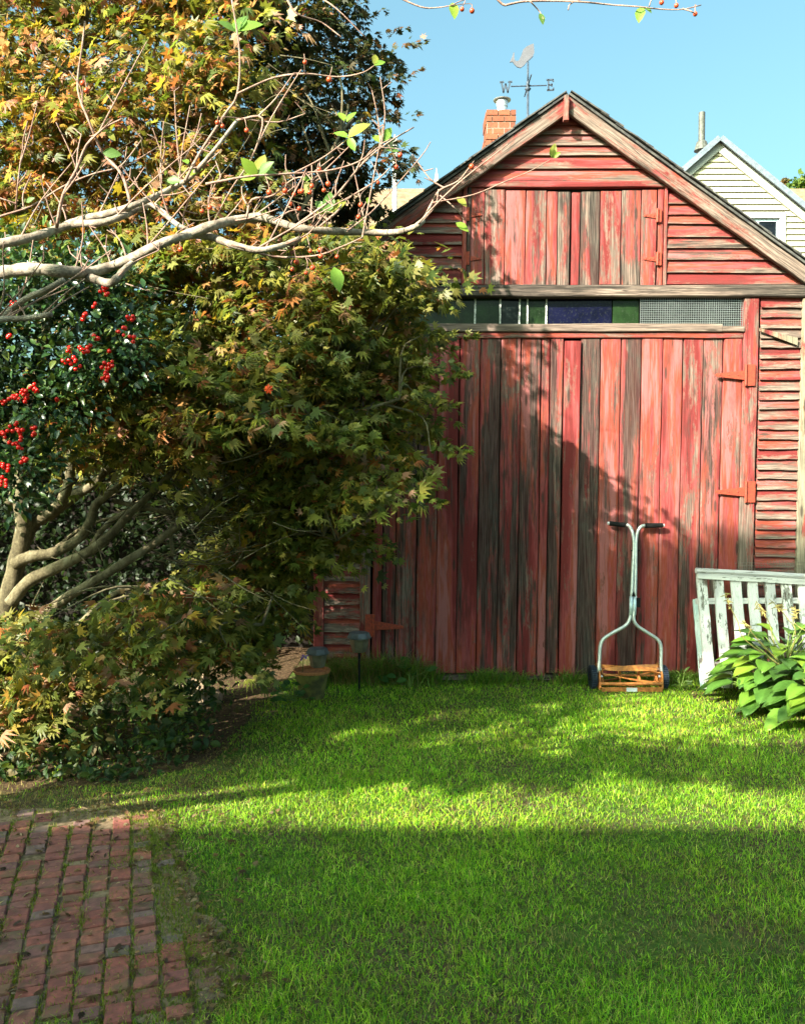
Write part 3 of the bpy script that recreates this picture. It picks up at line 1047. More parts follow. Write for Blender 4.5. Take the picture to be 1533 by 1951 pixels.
# rake boards, laid along their slope
for s in (-1, 1):
    ang = math.atan(SL)
    ln = (XR + 0.13 - XC) / math.cos(ang)
    m = MB()
    w = 0.125 * math.cos(ang)
    board_h(m, 0.0, ln, -w, 0.0, 0.0, 0.036, 12, 0.003, 0.005)
    me = m.mesh('rake_board', M['red_h'])
    o = bpy.data.objects.new('rake_board', me)
    col.objects.link(o)
    o.parent = barn
    mat = Matrix(((s * math.cos(ang), 0, math.sin(ang) * s, 0), (0, 1, 0, 0), (-math.sin(ang), 0, math.cos(ang), 0), (0, 0, 0, 1)))
    px_ = Vector(warp(XC, YF - 0.105 + (0.0015 if s > 0 else 0), ZP - 0.034))
    o.matrix_local = Matrix.Translation(px_ - barn.location) @ mat
    o['paint'] = 0.22 if s < 0 else -0.2
    o['dark'] = 0.42 if s < 0 else 0.4
    # soffit strip between rake and wall
    m = MB()
    m.box(0.02, ln, 0.002, 0.10, -0.02, -0.004)
    me = m.mesh('soffit', M['red_h'])
    o2 = bpy.data.objects.new('soffit', me)
    col.objects.link(o2)
    o2.parent = barn
    o2.matrix_local = Matrix.Translation(px_ - barn.location + Vector((0, 0.038, 0))) @ mat
    o2['paint'] = 0.5
    o2['dark'] = 0.4
    # roof deck
    m = MB()
    m.box(0.0, ln + 0.05, -0.015, 5.3, 0.004, 0.020)
    me = m.mesh('roof_slope', M['roof'])
    o3 = bpy.data.objects.new('roof_slope', me)
    col.objects.link(o3)
    o3.parent = barn
    o3.matrix_local = Matrix.Translation(px_ - barn.location) @ mat
    # shingles along the verge, each its own piece
    t = 0.0
    kk = 0
    sm = []
    for q in range(4):
        m = MB()
        b_ = rnd.uniform(-0.006, 0.006)
        m.add([(0, -0.03 + b_, 0.004), (0.20, -0.03 - b_, 0.001), (0.20, 0.5, 0.001), (0, 0.5, 0.004), (0, -0.03 + b_, 0.011), (0.20, -0.03 - b_, 0.013), (0.20, 0.5, 0.013), (0, 0.5, 0.011)],
              [(0, 3, 2, 1), (4, 5, 6, 7), (0, 1, 5, 4), (1, 2, 6, 5), (2, 3, 7, 6), (3, 0, 4, 7)])
        sm.append(m.mesh('shingle', M['roof']))
    while t < ln:
        sh = bpy.data.objects.new('shingle', rnd.choice(sm))
        col.objects.link(sh)
        sh.parent = o3
        sh.matrix_local = Matrix.Translation((t, rnd.uniform(-0.012, 0.008), 0.020 + rnd.uniform(0, 0.003))) @ Matrix.Rotation(R(-2.0 + rnd.uniform(-1, 1)), 4, 'Y')
        t += 0.135
m = MB()
x, z = B(1072, 216)
board_v(m, x - 0.018, x + 0.018, z - 0.11, ZP - 0.05, YF - 0.150, YF - 0.106, 3, 0.002)
m.build('peak_bracket', M['red_v'], barn, warp=warp, paint=0.6, dark=0.25)

# ================================================================== WEATHER VANE on the barn ridge
YV = 8.25
vane = empty('weather_vane', W(1005, 345, YV), 'grey whale weather vane on a pole with W and E arms above the barn roof', 'weather vane')
zb_ = ZP + 0.02
m = MB()
vx = W(1005, 200, YV).x
m.tube([(vx, YV, zb_ - 0.12), (vx, YV, W(1005, 160, YV).z)], 0.012, 10)
m.tube([(vx, YV, W(1005, 160, YV).z), (vx, YV, W(1005, 118, YV).z)], 0.009, 10)
m.build('pole', M['vane'], vane, smooth=True)
m = MB()
zc = W(1005, 163, YV).z
m.tube([W(973, 164, YV), W(1041, 162, YV)], 0.0065, 8)
m.tube([(vx, YV - 0.22, zc), (vx, YV + 0.22, zc)], 0.0065, 8)
m.build('direction_arms', M['vane'], vane)
m = MB()
m.lathe([(0.008, -0.06), (0.02, -0.045), (0.032, -0.03), (0.012, -0.012), (0.03, 0.0), (0.012, 0.014), (0.018, 0.03), (0.008, 0.05)], (vx, YV, zc), 14)
m.build('hub', M['vane'], vane, smooth=True)


def vz(x, y):
    return W(720 + x / 3.74, 60 + y / 3.74, YV)


def strokes(name, segs, th):
    m = MB()
    for (x0, y0, x1, y1) in segs:
        a, b_ = vz(x0, y0), vz(x1, y1)
        d = (b_ - a).normalized()
        nrm = Vector((-d.z, 0, d.x)) * th / 2
        e = d * th * 0.2
        pl = [(a - nrm - e), (b_ - nrm + e), (b_ + nrm + e), (a + nrm - e)]
        m.prism([(p.x, p.z) for p in pl], YV - 0.006, YV + 0.006)
    return m.build(name, M['vane'], vane)


strokes('letter_w', [(880, 360, 893, 432), (893, 432, 908, 372), (908, 372, 924, 432), (924, 432, 940, 360), (868, 359, 894, 357), (928, 357, 953, 356)], 0.015)
strokes('letter_e', [(1213, 343, 1214, 416), (1201, 343, 1247, 341), (1204, 416, 1250, 414), (1214, 379, 1238, 378), (1246, 342, 1247, 354), (1249, 402, 1249, 414), (1238, 371, 1238, 386)], 0.014)
wp_ = [(1108, 85), (1112, 150), (1100, 180), (1078, 200), (1058, 216), (1040, 240), (1015, 258), (990, 252), (970, 232), (957, 214), (938, 219), (946, 198), (955, 180), (963, 150), (970, 149), (969, 180), (972, 203), (988, 212), (1003, 205), (1018, 172), (1033, 128), (1058, 106), (1088, 91)]
m = MB()
m.prism([(vz(x, y).x, vz(x, y).z) for x, y in wp_][::-1], YV - 0.006, YV + 0.006)
wh = m.build('whale', M['whale'], vane)
m = MB()
m.prism([(vz(x, y).x, vz(x, y).z) for x, y in [(1060, 212), (1100, 176), (1104, 180), (1066, 218)]], YV - 0.014, YV - 0.007)
m.tube([vz(1058, 118), vz(1047, 210)], 0.004, 6)
m.build('flipper', M['vane'], wh)

# ================================================================== HOUSES BEHIND
# long low house with the tan roof and the brick chimney
YH = 15.0
rz = W(1000, 366, YH).z
hx0, hx1 = W(560, 500, YH).x, W(1750, 500, YH).x
th = empty('tan_roofed_house', ((hx0 + hx1) / 2, YH, 0), 'long house with tan shingle roof and brick chimney behind the barn', 'house')
m = MB()
m.box(hx0 + 0.3, hx1 - 0.3, YH - 2.6, YH + 2.6, 0, rz - 1.9)
m.build('wall', M['vinyl'], th)
m = MB()
for s in (-1, 1):
    m.add([(hx0, YH, rz), (hx1, YH, rz), (hx1, YH + s * 3.0, rz - 2.1), (hx0, YH + s * 3.0, rz - 2.1), (hx0, YH, rz - 0.12), (hx1, YH, rz - 0.12), (hx1, YH + s * 3.0, rz - 2.22), (hx0, YH + s * 3.0, rz - 2.22)],
          [(0, 1, 2, 3), (7, 6, 5, 4), (2, 6, 7, 3), (0, 3, 7, 4), (1, 5, 6, 2)])
rf = m.build('roof', M['tanroof'], th)
# shingle courses as shallow steps on the near slope, by the ridge
for i in range(16):
    m = MB()
    y_ = YH - 0.02 - i * 0.16
    z_ = rz - (YH - y_) * 0.7
    m.box(hx0, hx1, y_ - 0.17, y_ - 0.002, z_ - 0.115, z_ + 0.012)
    m.build('shingle_course', M['tanroof'], rf)
# chimney
c0, c1 = W(927, 300, YH - 1.0), W(982, 208, YH - 1.0)
cx0, cx1, ct = c0.x, c1.x, c1.z
yc0 = YH - 1.0
ch = empty('chimney', (0, 0, 0))
ch.parent = th
ch.location = Vector(((cx0 + cx1) / 2, yc0, rz - 1.0)) - th.location
m = MB()
dpt = cx1 - cx0
m.box(cx0 + 0.004, cx1 - 0.004, yc0 + 0.004, yc0 + dpt - 0.004, rz - 1.2, ct - 0.02)
m.build('mortar_core', M['mortar'], ch)
bw, bh, gap = dpt / 2.5, 0.084, 0.016
bms = {}


def cbrick(w, d_, h):
    key = (round(w, 3), round(d_, 3), round(h, 3))
    if key not in bms:
        m = MB()
        m.box(-w / 2, w / 2, -d_ / 2, d_ / 2, -h / 2, h / 2)
        bms[key] = m.mesh('brick', M['chbrick'])
    return bms[key]


nrow = int((ct - rz + 0.75) / (bh + gap))
for r_ in range(nrow):
    zc_ = ct - (r_ + 0.5) * (bh + gap)
    out = 0.03 if r_ in (4, 5) else (0.012 if r_ < 2 else 0.0)
    wids = [1, 1, 0.5] if r_ % 2 == 0 else [0.5, 1, 1]
    for face in range(2):
        p = -out
        full = dpt + 2 * out
        tot = sum(wids)
        for wi in wids:
            w = full * wi / tot
            o = bpy.data.objects.new('brick', cbrick(w - gap, 0.09, bh))
            col.objects.link(o)
            o.parent = ch
            if face == 0:
                pos = Vector((cx0 + p + w / 2, yc0 + 0.045 - out, zc_))
            else:
                pos = Vector((cx0 + 0.045 - out, yc0 + p + w / 2 + 0.09, zc_))
                o.rotation_euler = (0, 0, R(90))
            o.location = pos - base_of(ch)
            p += w
m = MB()
fx = (cx0 + cx1) / 2 + 0.04
fy = yc0 + dpt / 2
m.lathe([(0.085, -0.1), (0.085, 0.14), (0.095, 0.145), (0.095, 0.16), (0.10, 0.20), (0.10, 0.235)], (fx, fy, ct), 16)
m.lathe([(0.145, 0.25), (0.15, 0.258), (0.02, 0.285)], (fx, fy, ct), 16)
m.build('flue_pipe', M['galv'], ch, smooth=False)
# small pointed finial on the tan roof's ridge
m = MB()
fp = W(831, 340, YH)
m.prism([(fp.x - 0.05, rz - 0.1), (fp.x + 0.05, rz - 0.1), (fp.x + 0.05, rz + 0.12), (fp.x, rz + 0.42), (fp.x - 0.05, rz + 0.12)], YH - 0.05, YH + 0.05)
m.build('ridge_finial', M['vinyl'], th)

# white clapboard gable house
YW = 12.0
sc = FPX / YW
pk = W(1365, 264, YW)
wh_ = empty('white_clapboard_house', (pk.x, YW, 0), 'cream white clapboard house gable with a dark window at upper right', 'house')
SLL = 0.88
e1 = W(1533, 400, YW)
SLR = (pk.z - e1.z) / (e1.x - pk.x)
HW = 3.4


def wroof(x):
    return pk.z - (SLR if x > pk.x else SLL) * abs(x - pk.x)


xl_, xr_ = pk.x - 2.2, pk.x + 2.6
zl0, zr0 = wroof(xl_), wroof(xr_)
m = MB()
m.prism([(xl_, 0), (xr_, 0), (xr_, zr0 - 0.06), (pk.x, pk.z - 0.10), (xl_, zl0 - 0.06)], YW + 0.02, YW + 4.0)
m.build('wall', M['vinyl'], wh_)
# window opening extents
wx0, wx1 = W(1424, 440, YW).x, W(1482, 440, YW).x
wz1 = W(1450, 417, YW).z
wz0 = wz1 - 0.95
tw = 0.085
pitch = 11.25 / sc
z = pk.z - 0.16
pnt = 0
while z > 2.4:
    z0 = z - pitch

    def lim(zz):
        return pk.x - (pk.z - 0.10 - zz) / SLL, pk.x + (pk.z - 0.10 - zz) / SLR
    l0, r0 = lim(z0)
    l1, r1 = lim(z)
    l0, l1, r0, r1 = max(l0, xl_), max(l1, xl_), min(r0, xr_), min(r1, xr_)
    spans = [(l0, r0, l1, r1)]
    if z0 < wz1 + tw and z > wz0 - tw:
        spans = [(l0, wx0 - tw, l1, wx0 - tw), (wx1 + tw, r0, wx1 + tw, r1)]
    for a0, b0, a1, b1 in spans:
        if b0 - a0 > 0.02:
            clapboard(a0, b0, a1, max(b1, a1 + 0.01), z0, z, 0.034, 1, 0.0005, 0, 0, 0, wh_, 'vinyl', YW, 'clapboard', None, 0.016)
    z = z0
for s, sl_, xe in ((-1, SLL, xl_), (1, SLR, xr_)):
    ang = math.atan(sl_)
    ln = abs(xe - pk.x) / math.cos(ang)
    mat = Matrix(((s * math.cos(ang), 0, math.sin(ang) * s, 0), (0, 1, 0, 0), (-math.sin(ang), 0, math.cos(ang), 0), (0, 0, 0, 1)))
    for nm, (ya, yb_, za, zb2), mm in (('rake_trim', (-0.06, 0.02, -0.115, -0.004), 'vinyltrim'), ('roof_slope', (-0.12, 4.1, 0.0, 0.05), 'greyroof'), ('drip_edge', (-0.145, -0.122, -0.02, 0.055), 'drip')):
        m = MB()
        m.box(0, ln + 0.15, ya, yb_, za, zb2)
        o = bpy.data.objects.new(nm, m.mesh(nm, M[mm]))
        col.objects.link(o)
        o.parent = wh_
        o.matrix_local = Matrix.Translation(pk + Vector((0, 0.0008 * s, -0.05)) - wh_.location) @ mat
win = empty('window', (0, 0, 0))
win.parent = wh_
win.location = Vector(((wx0 + wx1) / 2, YW, wz0)) - wh_.location
m = MB()
m.box(wx0 - tw, wx0, YW - 0.05, YW + 0.03, wz0, wz1)
m.box(wx1, wx1 + tw, YW - 0.05, YW + 0.03, wz0, wz1)
m.box(wx0 - tw, wx1 + tw, YW - 0.053, YW + 0.03, wz1 + 0.001, wz1 + tw)
m.box(wx0 - tw - 0.03, wx1 + tw + 0.03, YW - 0.09, YW + 0.03, wz0 - tw * 0.7, wz0 - 0.001)
m.build('frame', M['vinyltrim'], win)
m = MB()
m.box(wx0, wx0 + 0.03, YW - 0.015, YW + 0.015, wz0, wz1)
m.box(wx1 - 0.03, wx1, YW - 0.015, YW + 0.015, wz0, wz1)
m.box(wx0 + 0.03, wx1 - 0.03, YW - 0.015, YW + 0.015, wz1 - 0.04, wz1 - 0.001)
xm = wx0 + (wx1 - wx0) * 0.33
m.box(xm - 0.01, xm + 0.01, YW - 0.012, YW + 0.014, wz0, wz1 - 0.041)
m.build('sash', M['tubeblue'], win)
for a, b_ in ((wx0 + 0.03, xm - 0.01), (xm + 0.01, wx1 - 0.03)):
    m = MB()
    m.box(a, b_, YW + 0.004, YW + 0.008, wz0, wz1 - 0.04)
    m.build('pane', M['g_win'], win)
m = MB()
pp = W(1336, 280, YW + 0.5)
m.tube([(pp.x, YW + 0.5, pp.z - 0.5), (pp.x, YW + 0.5, W(1336, 214, YW + 0.5).z)], 0.047, 14)
m.lathe([(0.11, -0.05), (0.075, 0.07), (0.055, 0.09)], (pp.x, YW + 0.5, pp.z), 14)
m.build('vent_pipe', M['soot'], wh_)

# slim white mast between the maple and the barn
mp = W(752, 345, 13.0)
mast = empty('white_mast', (mp.x, 13.0, 0), 'slim white mast standing behind the maple left of the barn roof', 'pole')
m = MB()
ztop = W(752, 258, 13.0).z
m.tube([(mp.x, 13.0, 0), (mp.x, 13.0, ztop - 0.12)], [0.05, 0.038], 10)
m.build('shaft', M['vinyltrim'], mast, smooth=True)
m = MB()
m.lathe([(0.04, -0.12), (0.06, -0.1), (0.06, -0.07), (0.02, -0.03), (0.004, 0.02)], (mp.x, 13.0, ztop), 10)
m.build('finial', M['vinyltrim'], mast, smooth=True)

# unseen house added behind the camera, its eave set to shade the near lawn
HB = empty('back_house', (-6.5, -5.5, 0), 'unseen house added behind the viewer to shade the near lawn, walls white for bounce', 'house')
EV_Y = -2.4
EV_Z = (3.62 - EV_Y) * (-L.z / L.y)
EV_X0, EV_X1 = -11.5, -1.7  # kept narrow so open sky fills the shaded lawn
m = MB()
m.box(EV_X0 + 0.3, EV_X1 - 0.3, -9.0, EV_Y - 0.4, 0, EV_Z - 0.25)
m.build('wall', M['bounce_wall'], HB)
m = MB()
m.prism([(EV_Y, EV_Z), (EV_Y - 3.6, EV_Z + 2.2), (EV_Y - 7.2, EV_Z), (EV_Y - 7.2, EV_Z - 0.2), (EV_Y - 0.0, EV_Z - 0.2)], EV_X0, EV_X1)
m.v = [(y, x, z) for x, y, z in m.v]
m.f = [f[::-1] for f in m.f]
m.build('roof', M['greyroof'], HB)
for xw in (-9.5, -6.5, -3.5):
    m = MB()
    m.box(xw - 0.45, xw + 0.45, EV_Y - 0.41, EV_Y - 0.36, 2.9, 4.2)
    w_ = m.build('window', M['vinyltrim'], HB)
    m = MB()
    m.box(xw - 0.38, xw + 0.38, EV_Y - 0.365, EV_Y - 0.35, 2.98, 4.12)
    m.build('pane', M['g_win'], w_)

# ================================================================== REEL MOWER leaning on the door
mw = empty('reel_mower', W(1200, 1318, 6.10), 'orange push reel mower with grey tube handle leaning on the red door', 'mower')
YM0, YM1 = 6.10, 6.335


def MP(px, py):
    t = min(max((1290 - py) / 290.0, 0), 1)
    return W(px, py, YM0 + (YM1 - YM0) * t)


lp = [(1193, 999.5), (1199, 1003), (1204, 1013), (1206.5, 1028), (1207, 1045), (1204.5, 1095), (1202.5, 1140)]
m = MB()
pth = smooth_path([MP(*p) for p in lp], 4)
m.tube(pth, 0.0125, 8)
rp = [(1228, 1001), (1220, 1004), (1214, 1014), (1211.5, 1030), (1211, 1046), (1210.5, 1095), (1209.5, 1140)]
pth = smooth_path([MP(*p) for p in rp], 4)
m.tube(pth, 0.0125, 8)
m.build('upper_handle', M['tube'], mw, smooth=True)
for pts in ([(1202.5, 1137), (1201, 1165), (1198.5, 1181), (1190, 1193), (1172, 1203), (1155, 1213), (1146, 1222), (1142.5, 1236), (1141.5, 1255), (1140, 1282)],
            [(1209.5, 1137), (1207.5, 1165), (1207, 1181), (1214, 1193), (1232, 1205), (1249, 1216), (1256, 1224), (1259, 1238), (1258.5, 1260), (1260, 1286)]):
    m = MB()
    pth = smooth_path([MP(*p) for p in pts], 4)
    m.tube(pth, 0.0135, 8)
    m.build('lower_handle', M['tubeblue'] if pts[0][0] < 0 else M['tube'], mw, smooth=True)
m = MB()
m.tube([MP(1202.3, 1136), MP(1201, 1172)], 0.0145, 8)
m.tube([MP(1209.6, 1136), MP(1207.8, 1172)], 0.0145, 8)
m.build('handle_sleeve', M['tubeblue'], mw, smooth=True)
m = MB()
for (a, b_) in (((1160, 997), (1191, 1000.5)), ((1228, 1001.5), (1262, 1001))):
    A, Bv = MP(*a), MP(*b_)
    m2 = MB()
    m2.tube([A, A + (Bv - A) * 0.06, A + (Bv - A) * 0.94, Bv], [0.015, 0.019, 0.019, 0.016], 10)
    m2.build('grip', M['black'], mw, smooth=True)
    m2 = MB()
    tipp = A if a[0] < 1200 else Bv
    dr = (A - Bv).normalized() if a[0] < 1200 else (Bv - A).normalized()
    m2.tube([tipp, tipp + dr * 0.012], 0.012, 8)
    m2.build('grip_end', M['tube'], mw)
m = MB()
a = MP(1205.5, 1133)
m.prism([(a.x - 0.014, a.z - 0.012), (a.x + 0.014, a.z - 0.012), (a.x, a.z + 0.03)], a.y - 0.02, a.y - 0.014)
for py in (1049, 1152):
    a = MP(1209, py)
    m.tube([(a.x - 0.03, a.y, a.z), (a.x + 0.035, a.y, a.z)], 0.006, 6)
a = MP(1213, 1148)
m.box(a.x - 0.006, a.x + 0.022, a.y - 0.012, a.y + 0.012, a.z - 0.035, a.z + 0.035)
m.build('clamp_bolts', M['black'], mw)
# reel unit
xL_, xR_ = W(1141, 1300, YM0).x, W(1259, 1300, YM0).x
AX = Vector((0, YM0 + 0.06, 0.115))
for x in (xL_, xR_):
    s = -1 if x == xL_ else 1
    m = MB()
    prof = [(-0.085, 0.028), (-0.075, 0.008), (0.05, 0.03), (0.10, 0.09), (0.10, 0.15), (0.05, 0.185), (-0.02, 0.175), (-0.07, 0.12)]
    m.prism([(YM0 + 0.045 + a, b_) for a, b_ in prof], x - 0.006, x + 0.006)
    m.v = [(y, xx, zz) for xx, y, zz in m.v]
    m.f = [f[::-1] for f in m.f]
    m.build('side_plate', M['mower'], mw)
    m = MB()
    for (dy, zz) in ((-0.06, 0.05), (-0.05, 0.105), (-0.01, 0.15)):
        m.lathe([(0.010, 0), (0.010, 0.012), (0.004, 0.016)] if s > 0 else [(0.004, -0.016), (0.010, -0.012), (0.010, 0)], (x + s * -0.022, YM0 + 0.045 + dy, zz), 8, 'x')
    m.build('bolts', M['galv'], mw)
    # wheel
    wx = x + s * 0.034
    m = MB()
    rad = 0.082
    m.lathe([(0.06, -0.021), (rad - 0.006, -0.021), (rad, -0.016), (rad, 0.016), (rad - 0.006, 0.021), (0.06, 0.021)], (wx, AX.y, rad + 0.004), 32, 'x')
    for k in range(32):
        a = 2 * math.pi * k / 32
        cy_, cz_ = AX.y + math.cos(a) * rad, rad + 0.004 + math.sin(a) * rad
        d1 = Vector((0, -math.sin(a), math.cos(a))) * 0.006
        d2 = Vector((0, math.cos(a), math.sin(a))) * 0.006
        for xo in (-0.018, 0.001):
            p = Vector((wx + xo, cy_, cz_))
            q = [p - d1 - d2, p + d1 - d2, p + d1 * 0.7 + d2, p - d1 * 0.7 + d2]
            q2 = [v_ + Vector((0.016, 0, 0)) for v_ in q]
            m.add(q + q2, [(0, 1, 2, 3), (7, 6, 5, 4), (0, 4, 5, 1), (1, 5, 6, 2), (2, 6, 7, 3), (3, 7, 4, 0)])
    whl = m.build('wheel', M['tyre'], mw)
    m = MB()
    m.lathe([(0.03, -0.021), (0.058, -0.016), (0.061, 0.0), (0.058, 0.016), (0.03, 0.021)], (wx, AX.y, rad + 0.004), 20, 'x')
    m.build('hub', M['mower'], whl)
# reel blades: five twisted strips round the axle
for b in range(5):
    m = MB()
    n = 16
    for i in range(n + 1):
        t = i / n
        a = 2 * math.pi * b / 5 + (t - 0.5) * 1.25 + 0.85
        ro, ri = 0.078, 0.056
        x = xL_ + 0.012 + (xR_ - xL_ - 0.024) * t
        dn = Vector((0, -math.sin(a), math.cos(a))) * 0.0022
        for rr, sg in ((ro, 1), (ro, -1), (ri, -1), (ri, 1)):
            p = Vector((x, AX.y - 0.025 + rr * math.cos(a), 0.105 + rr * math.sin(a))) + dn * sg
            m.v.append(tuple(p))
    for i in range(n):
        for k in range(4):
            p, q = i * 4 + k, i * 4 + (k + 1) % 4
            m.f.append((p, q, q + 4, p + 4))
    m.f.append((3, 2, 1, 0))
    m.f.append(tuple(n * 4 + k for k in range(4)))
    m.build('reel_blade', M['mower'], mw)
for t in (0.06, 0.35, 0.65, 0.94):
    m = MB()
    x = xL_ + (xR_ - xL_) * t
    cy_, cz_ = AX.y - 0.025, 0.105
    for b in range(5):
        a = 2 * math.pi * b / 5 + (t - 0.5) * 1.25 + 0.85
        m.tube([(x, cy_, cz_), (x, cy_ + 0.06 * math.cos(a), cz_ + 0.06 * math.sin(a))], [0.010, 0.006], 5)
    m.build('reel_spider', M['mower'], mw)
m = MB()
m.tube([(xL_, AX.y - 0.025, 0.105), (xR_, AX.y - 0.025, 0.105)], 0.009, 8)
m.build('axle', M['mower'], mw)
m = MB()
zc1 = W(1200, 1303, YM0 - 0.035).z
m.tube([(xL_, YM0 - 0.035, zc1), (xR_, YM0 - 0.035, zc1)], 0.011, 8)
m.build('cross_rod', M['mower'], mw)
m = MB()
zc2 = W(1200, 1314, YM0 - 0.05).z
m.box(xL_ + 0.007, xR_ - 0.007, YM0 - 0.055, YM0 - 0.045, zc2 - 0.016, zc2 + 0.016)
cb = m.build('cutter_bar', M['mower'], mw)
m = MB()
xm_ = W(1200, 1300, YM0).x
m.box(xm_ - 0.042, xm_ + 0.036, YM0 - 0.0572, YM0 - 0.0553, zc2 - 0.0145, zc2 + 0.0145)
m.build('sticker', M['sticker'], cb)
# arched guard plate over the reel
m = MB()
n = 14
for i in range(n + 1):
    t = i / n
    x = xL_ + 0.03 + (xR_ - xL_ - 0.06) * t
    hgt = 0.024 * math.sin(math.pi * t) ** 0.6 + 0.004
    zt_ = 0.168 + 0.020 * math.sin(math.pi * t)
    m.v += [(x, YM0 - 0.030, zt_), (x, YM0 - 0.036, zt_ - hgt * 1.3), (x, YM0 - 0.032, zt_ - hgt * 1.3), (x, YM0 - 0.026, zt_)]
for i in range(n):
    for k in range(4):
        p, q = i * 4 + k, i * 4 + (k + 1) % 4
        m.f.append((p, q, q + 4, p + 4))
m.f.append((3, 2, 1, 0))
m.f.append(tuple(n * 4 + k for k in range(4)))
m.build('guard_plate', M['mower'], mw)

# ================================================================== WHITE PICKET PANEL leaning at the right
YP0, YP1 = 6.02, 6.20


def FP(px, py):
    t = min(max((1310 - py) / 225.0, 0), 1.2)
    return W(px, py, YP0 + (YP1 - YP0) * t)


fence = empty('picket_panel', FP(1345, 1310), 'white picket panel with chipped paint leaning against the barn behind the hosta', 'fence')


def slab(p0, p1, half, thick, name, mat, parent, n=5, jit=0.0015, **props):
    """a flat board from p0 to p1, half-width across, its face turned to the viewer"""
    p0, p1 = Vector(p0), Vector(p1)
    d = (p1 - p0).normalized()
    side = d.cross(Vector((0, 1, 0))).normalized()
    nrm = side.cross(d).normalized()
    if nrm.y > 0:
        nrm = -nrm
    m = MB()
    for i in range(n + 1):
        c = p0 + (p1 - p0) * i / n
        a, b_ = half + rnd.uniform(-jit, jit), half + rnd.uniform(-jit, jit)
        m.v += [tuple(c - side * a), tuple(c + side * b_), tuple(c + side * (b_ - 0.003) + nrm * thick), tuple(c - side * (a - 0.003) + nrm * thick)]
    for i in range(n):
        for k in range(4):
            p, q = i * 4 + k, i * 4 + (k + 1) % 4
            m.f.append((p, q, q + 4, p + 4))
    m.f.append((3, 2, 1, 0))
    m.f.append(tuple(n * 4 + k for k in range(4)))
    return m.build(name, M[mat], parent, loc=p0 if parent else None, **props)


tops = [1334, 1366, 1399, 1430.5, 1463, 1495, 1527, 1559, 1591]
for i, tx in enumerate(tops):
    py0 = 1092 + (tx - 1327) * 0.055
    dx = 19 - i * 0.3
    slab(FP(tx + dx, 1312 - i * 0.8) + Vector((0, 0, 0)), FP(tx, py0), 0.0385, 0.018, 'picket', 'white_v', fence, 7, 0.002, paint=rnd.uniform(0.72, 0.95), dark=-0.1)
back = Vector((0, 0.022, 0))
slab(FP(1326, 1146.5) + back, FP(1608, 1144.5) + back, 0.022, 0.020, 'rail', 'white_h', fence, 8, 0.002, paint=0.85, dark=-0.1)
slab(FP(1340, 1268) + back, FP(1608, 1266) + back, 0.022, 0.020, 'rail', 'white_h', fence, 8, 0.002, paint=0.85, dark=-0.1)
fr = Vector((0, -0.020, 0))
slab(FP(1325, 1096) + fr, FP(1608, 1112.5) + fr, 0.022, 0.020, 'rail', 'white_h', fence, 8, 0.002, paint=0.95, dark=-0.2)
m = MB()
a, b_ = FP(1322, 1086.5), FP(1608, 1102.5)
m.tube([a + Vector((0, -0.03, 0)), a + (b_ - a) * 0.5 + Vector((0, -0.03, 0.002)), b_ + Vector((0, -0.03, 0))], 0.021, 8)
m.build('top_cap', M['white_h'], fence, loc=a, paint=0.85, dark=-0.1)

pl = slab(W(1346, 1313, 6.12), W(1330.5, 1142, 6.27), 0.048, 0.020, 'pale_blue_board', 'ice_v', None, 6, 0.002, paint=0.92, dark=-0.1)
tag(pl, 'narrow faded pale blue board propped behind the white picket panel', 'board')
m = MB()
# roll of chicken wire peeping over the panel
yw = 6.30
for i in range(46):
    x = W(1400, 1070, yw).x + i * 0.022
    h0, h1 = 0.62, 0.935 + 0.016 * math.sin(i * 0.55) + rnd.uniform(-0.006, 0.006)
    pts = [(x + 0.004 * ((k % 2) * 2 - 1), yw + 0.012 * math.sin(i * 0.4 + k), h0 + (h1 - h0) * k / 6) for k in range(7)]
    m.tube(pts, 0.0013, 3, False)
for k in range(14):
    zz = 0.63 + k * 0.022
    pts = [(W(1400, 1070, yw).x + i * 0.11, yw + 0.012 * math.sin(i * 2.2 + k) - 0.003, zz + 0.004 * math.sin(i * 1.7)) for i in range(10)]
    m.tube(pts, 0.0013, 3, False)
cw = m.build('chicken_wire', M['rustwire'])
tag(cw, 'sheet of dull chicken wire standing between picket panel and barn', 'wire netting')

# ================================================================== LANTERNS, POT, STONES
def lantern(px, py_top, py_bot, Y, label):
    a, b_ = W(px, py_top, Y), W(px, py_bot, Y)
    h = a.z - b_.z
    r = h * 0.55
    o = empty('garden_lantern', (a.x, Y, b_.z), label, 'lantern', 'garden lanterns by the barn corner')
    m = MB()
    m.lathe([(r * 0.62, 0.0), (r * 0.66, h * 0.05), (r * 0.92, h * 0.66), (r * 0.90, h * 0.70)], (a.x, Y, b_.z), 6)
    m.build('lens', M['frost'], o)
    m = MB()
    m.lathe([(r * 1.10, h * 0.70), (r * 1.12, h * 0.76), (r * 1.0, h * 0.88), (r * 0.90, h), (r * 0.2, h * 1.01)], (a.x, Y, b_.z), 8)
    m.build('cap', M['lantern'], o)
    return o, r


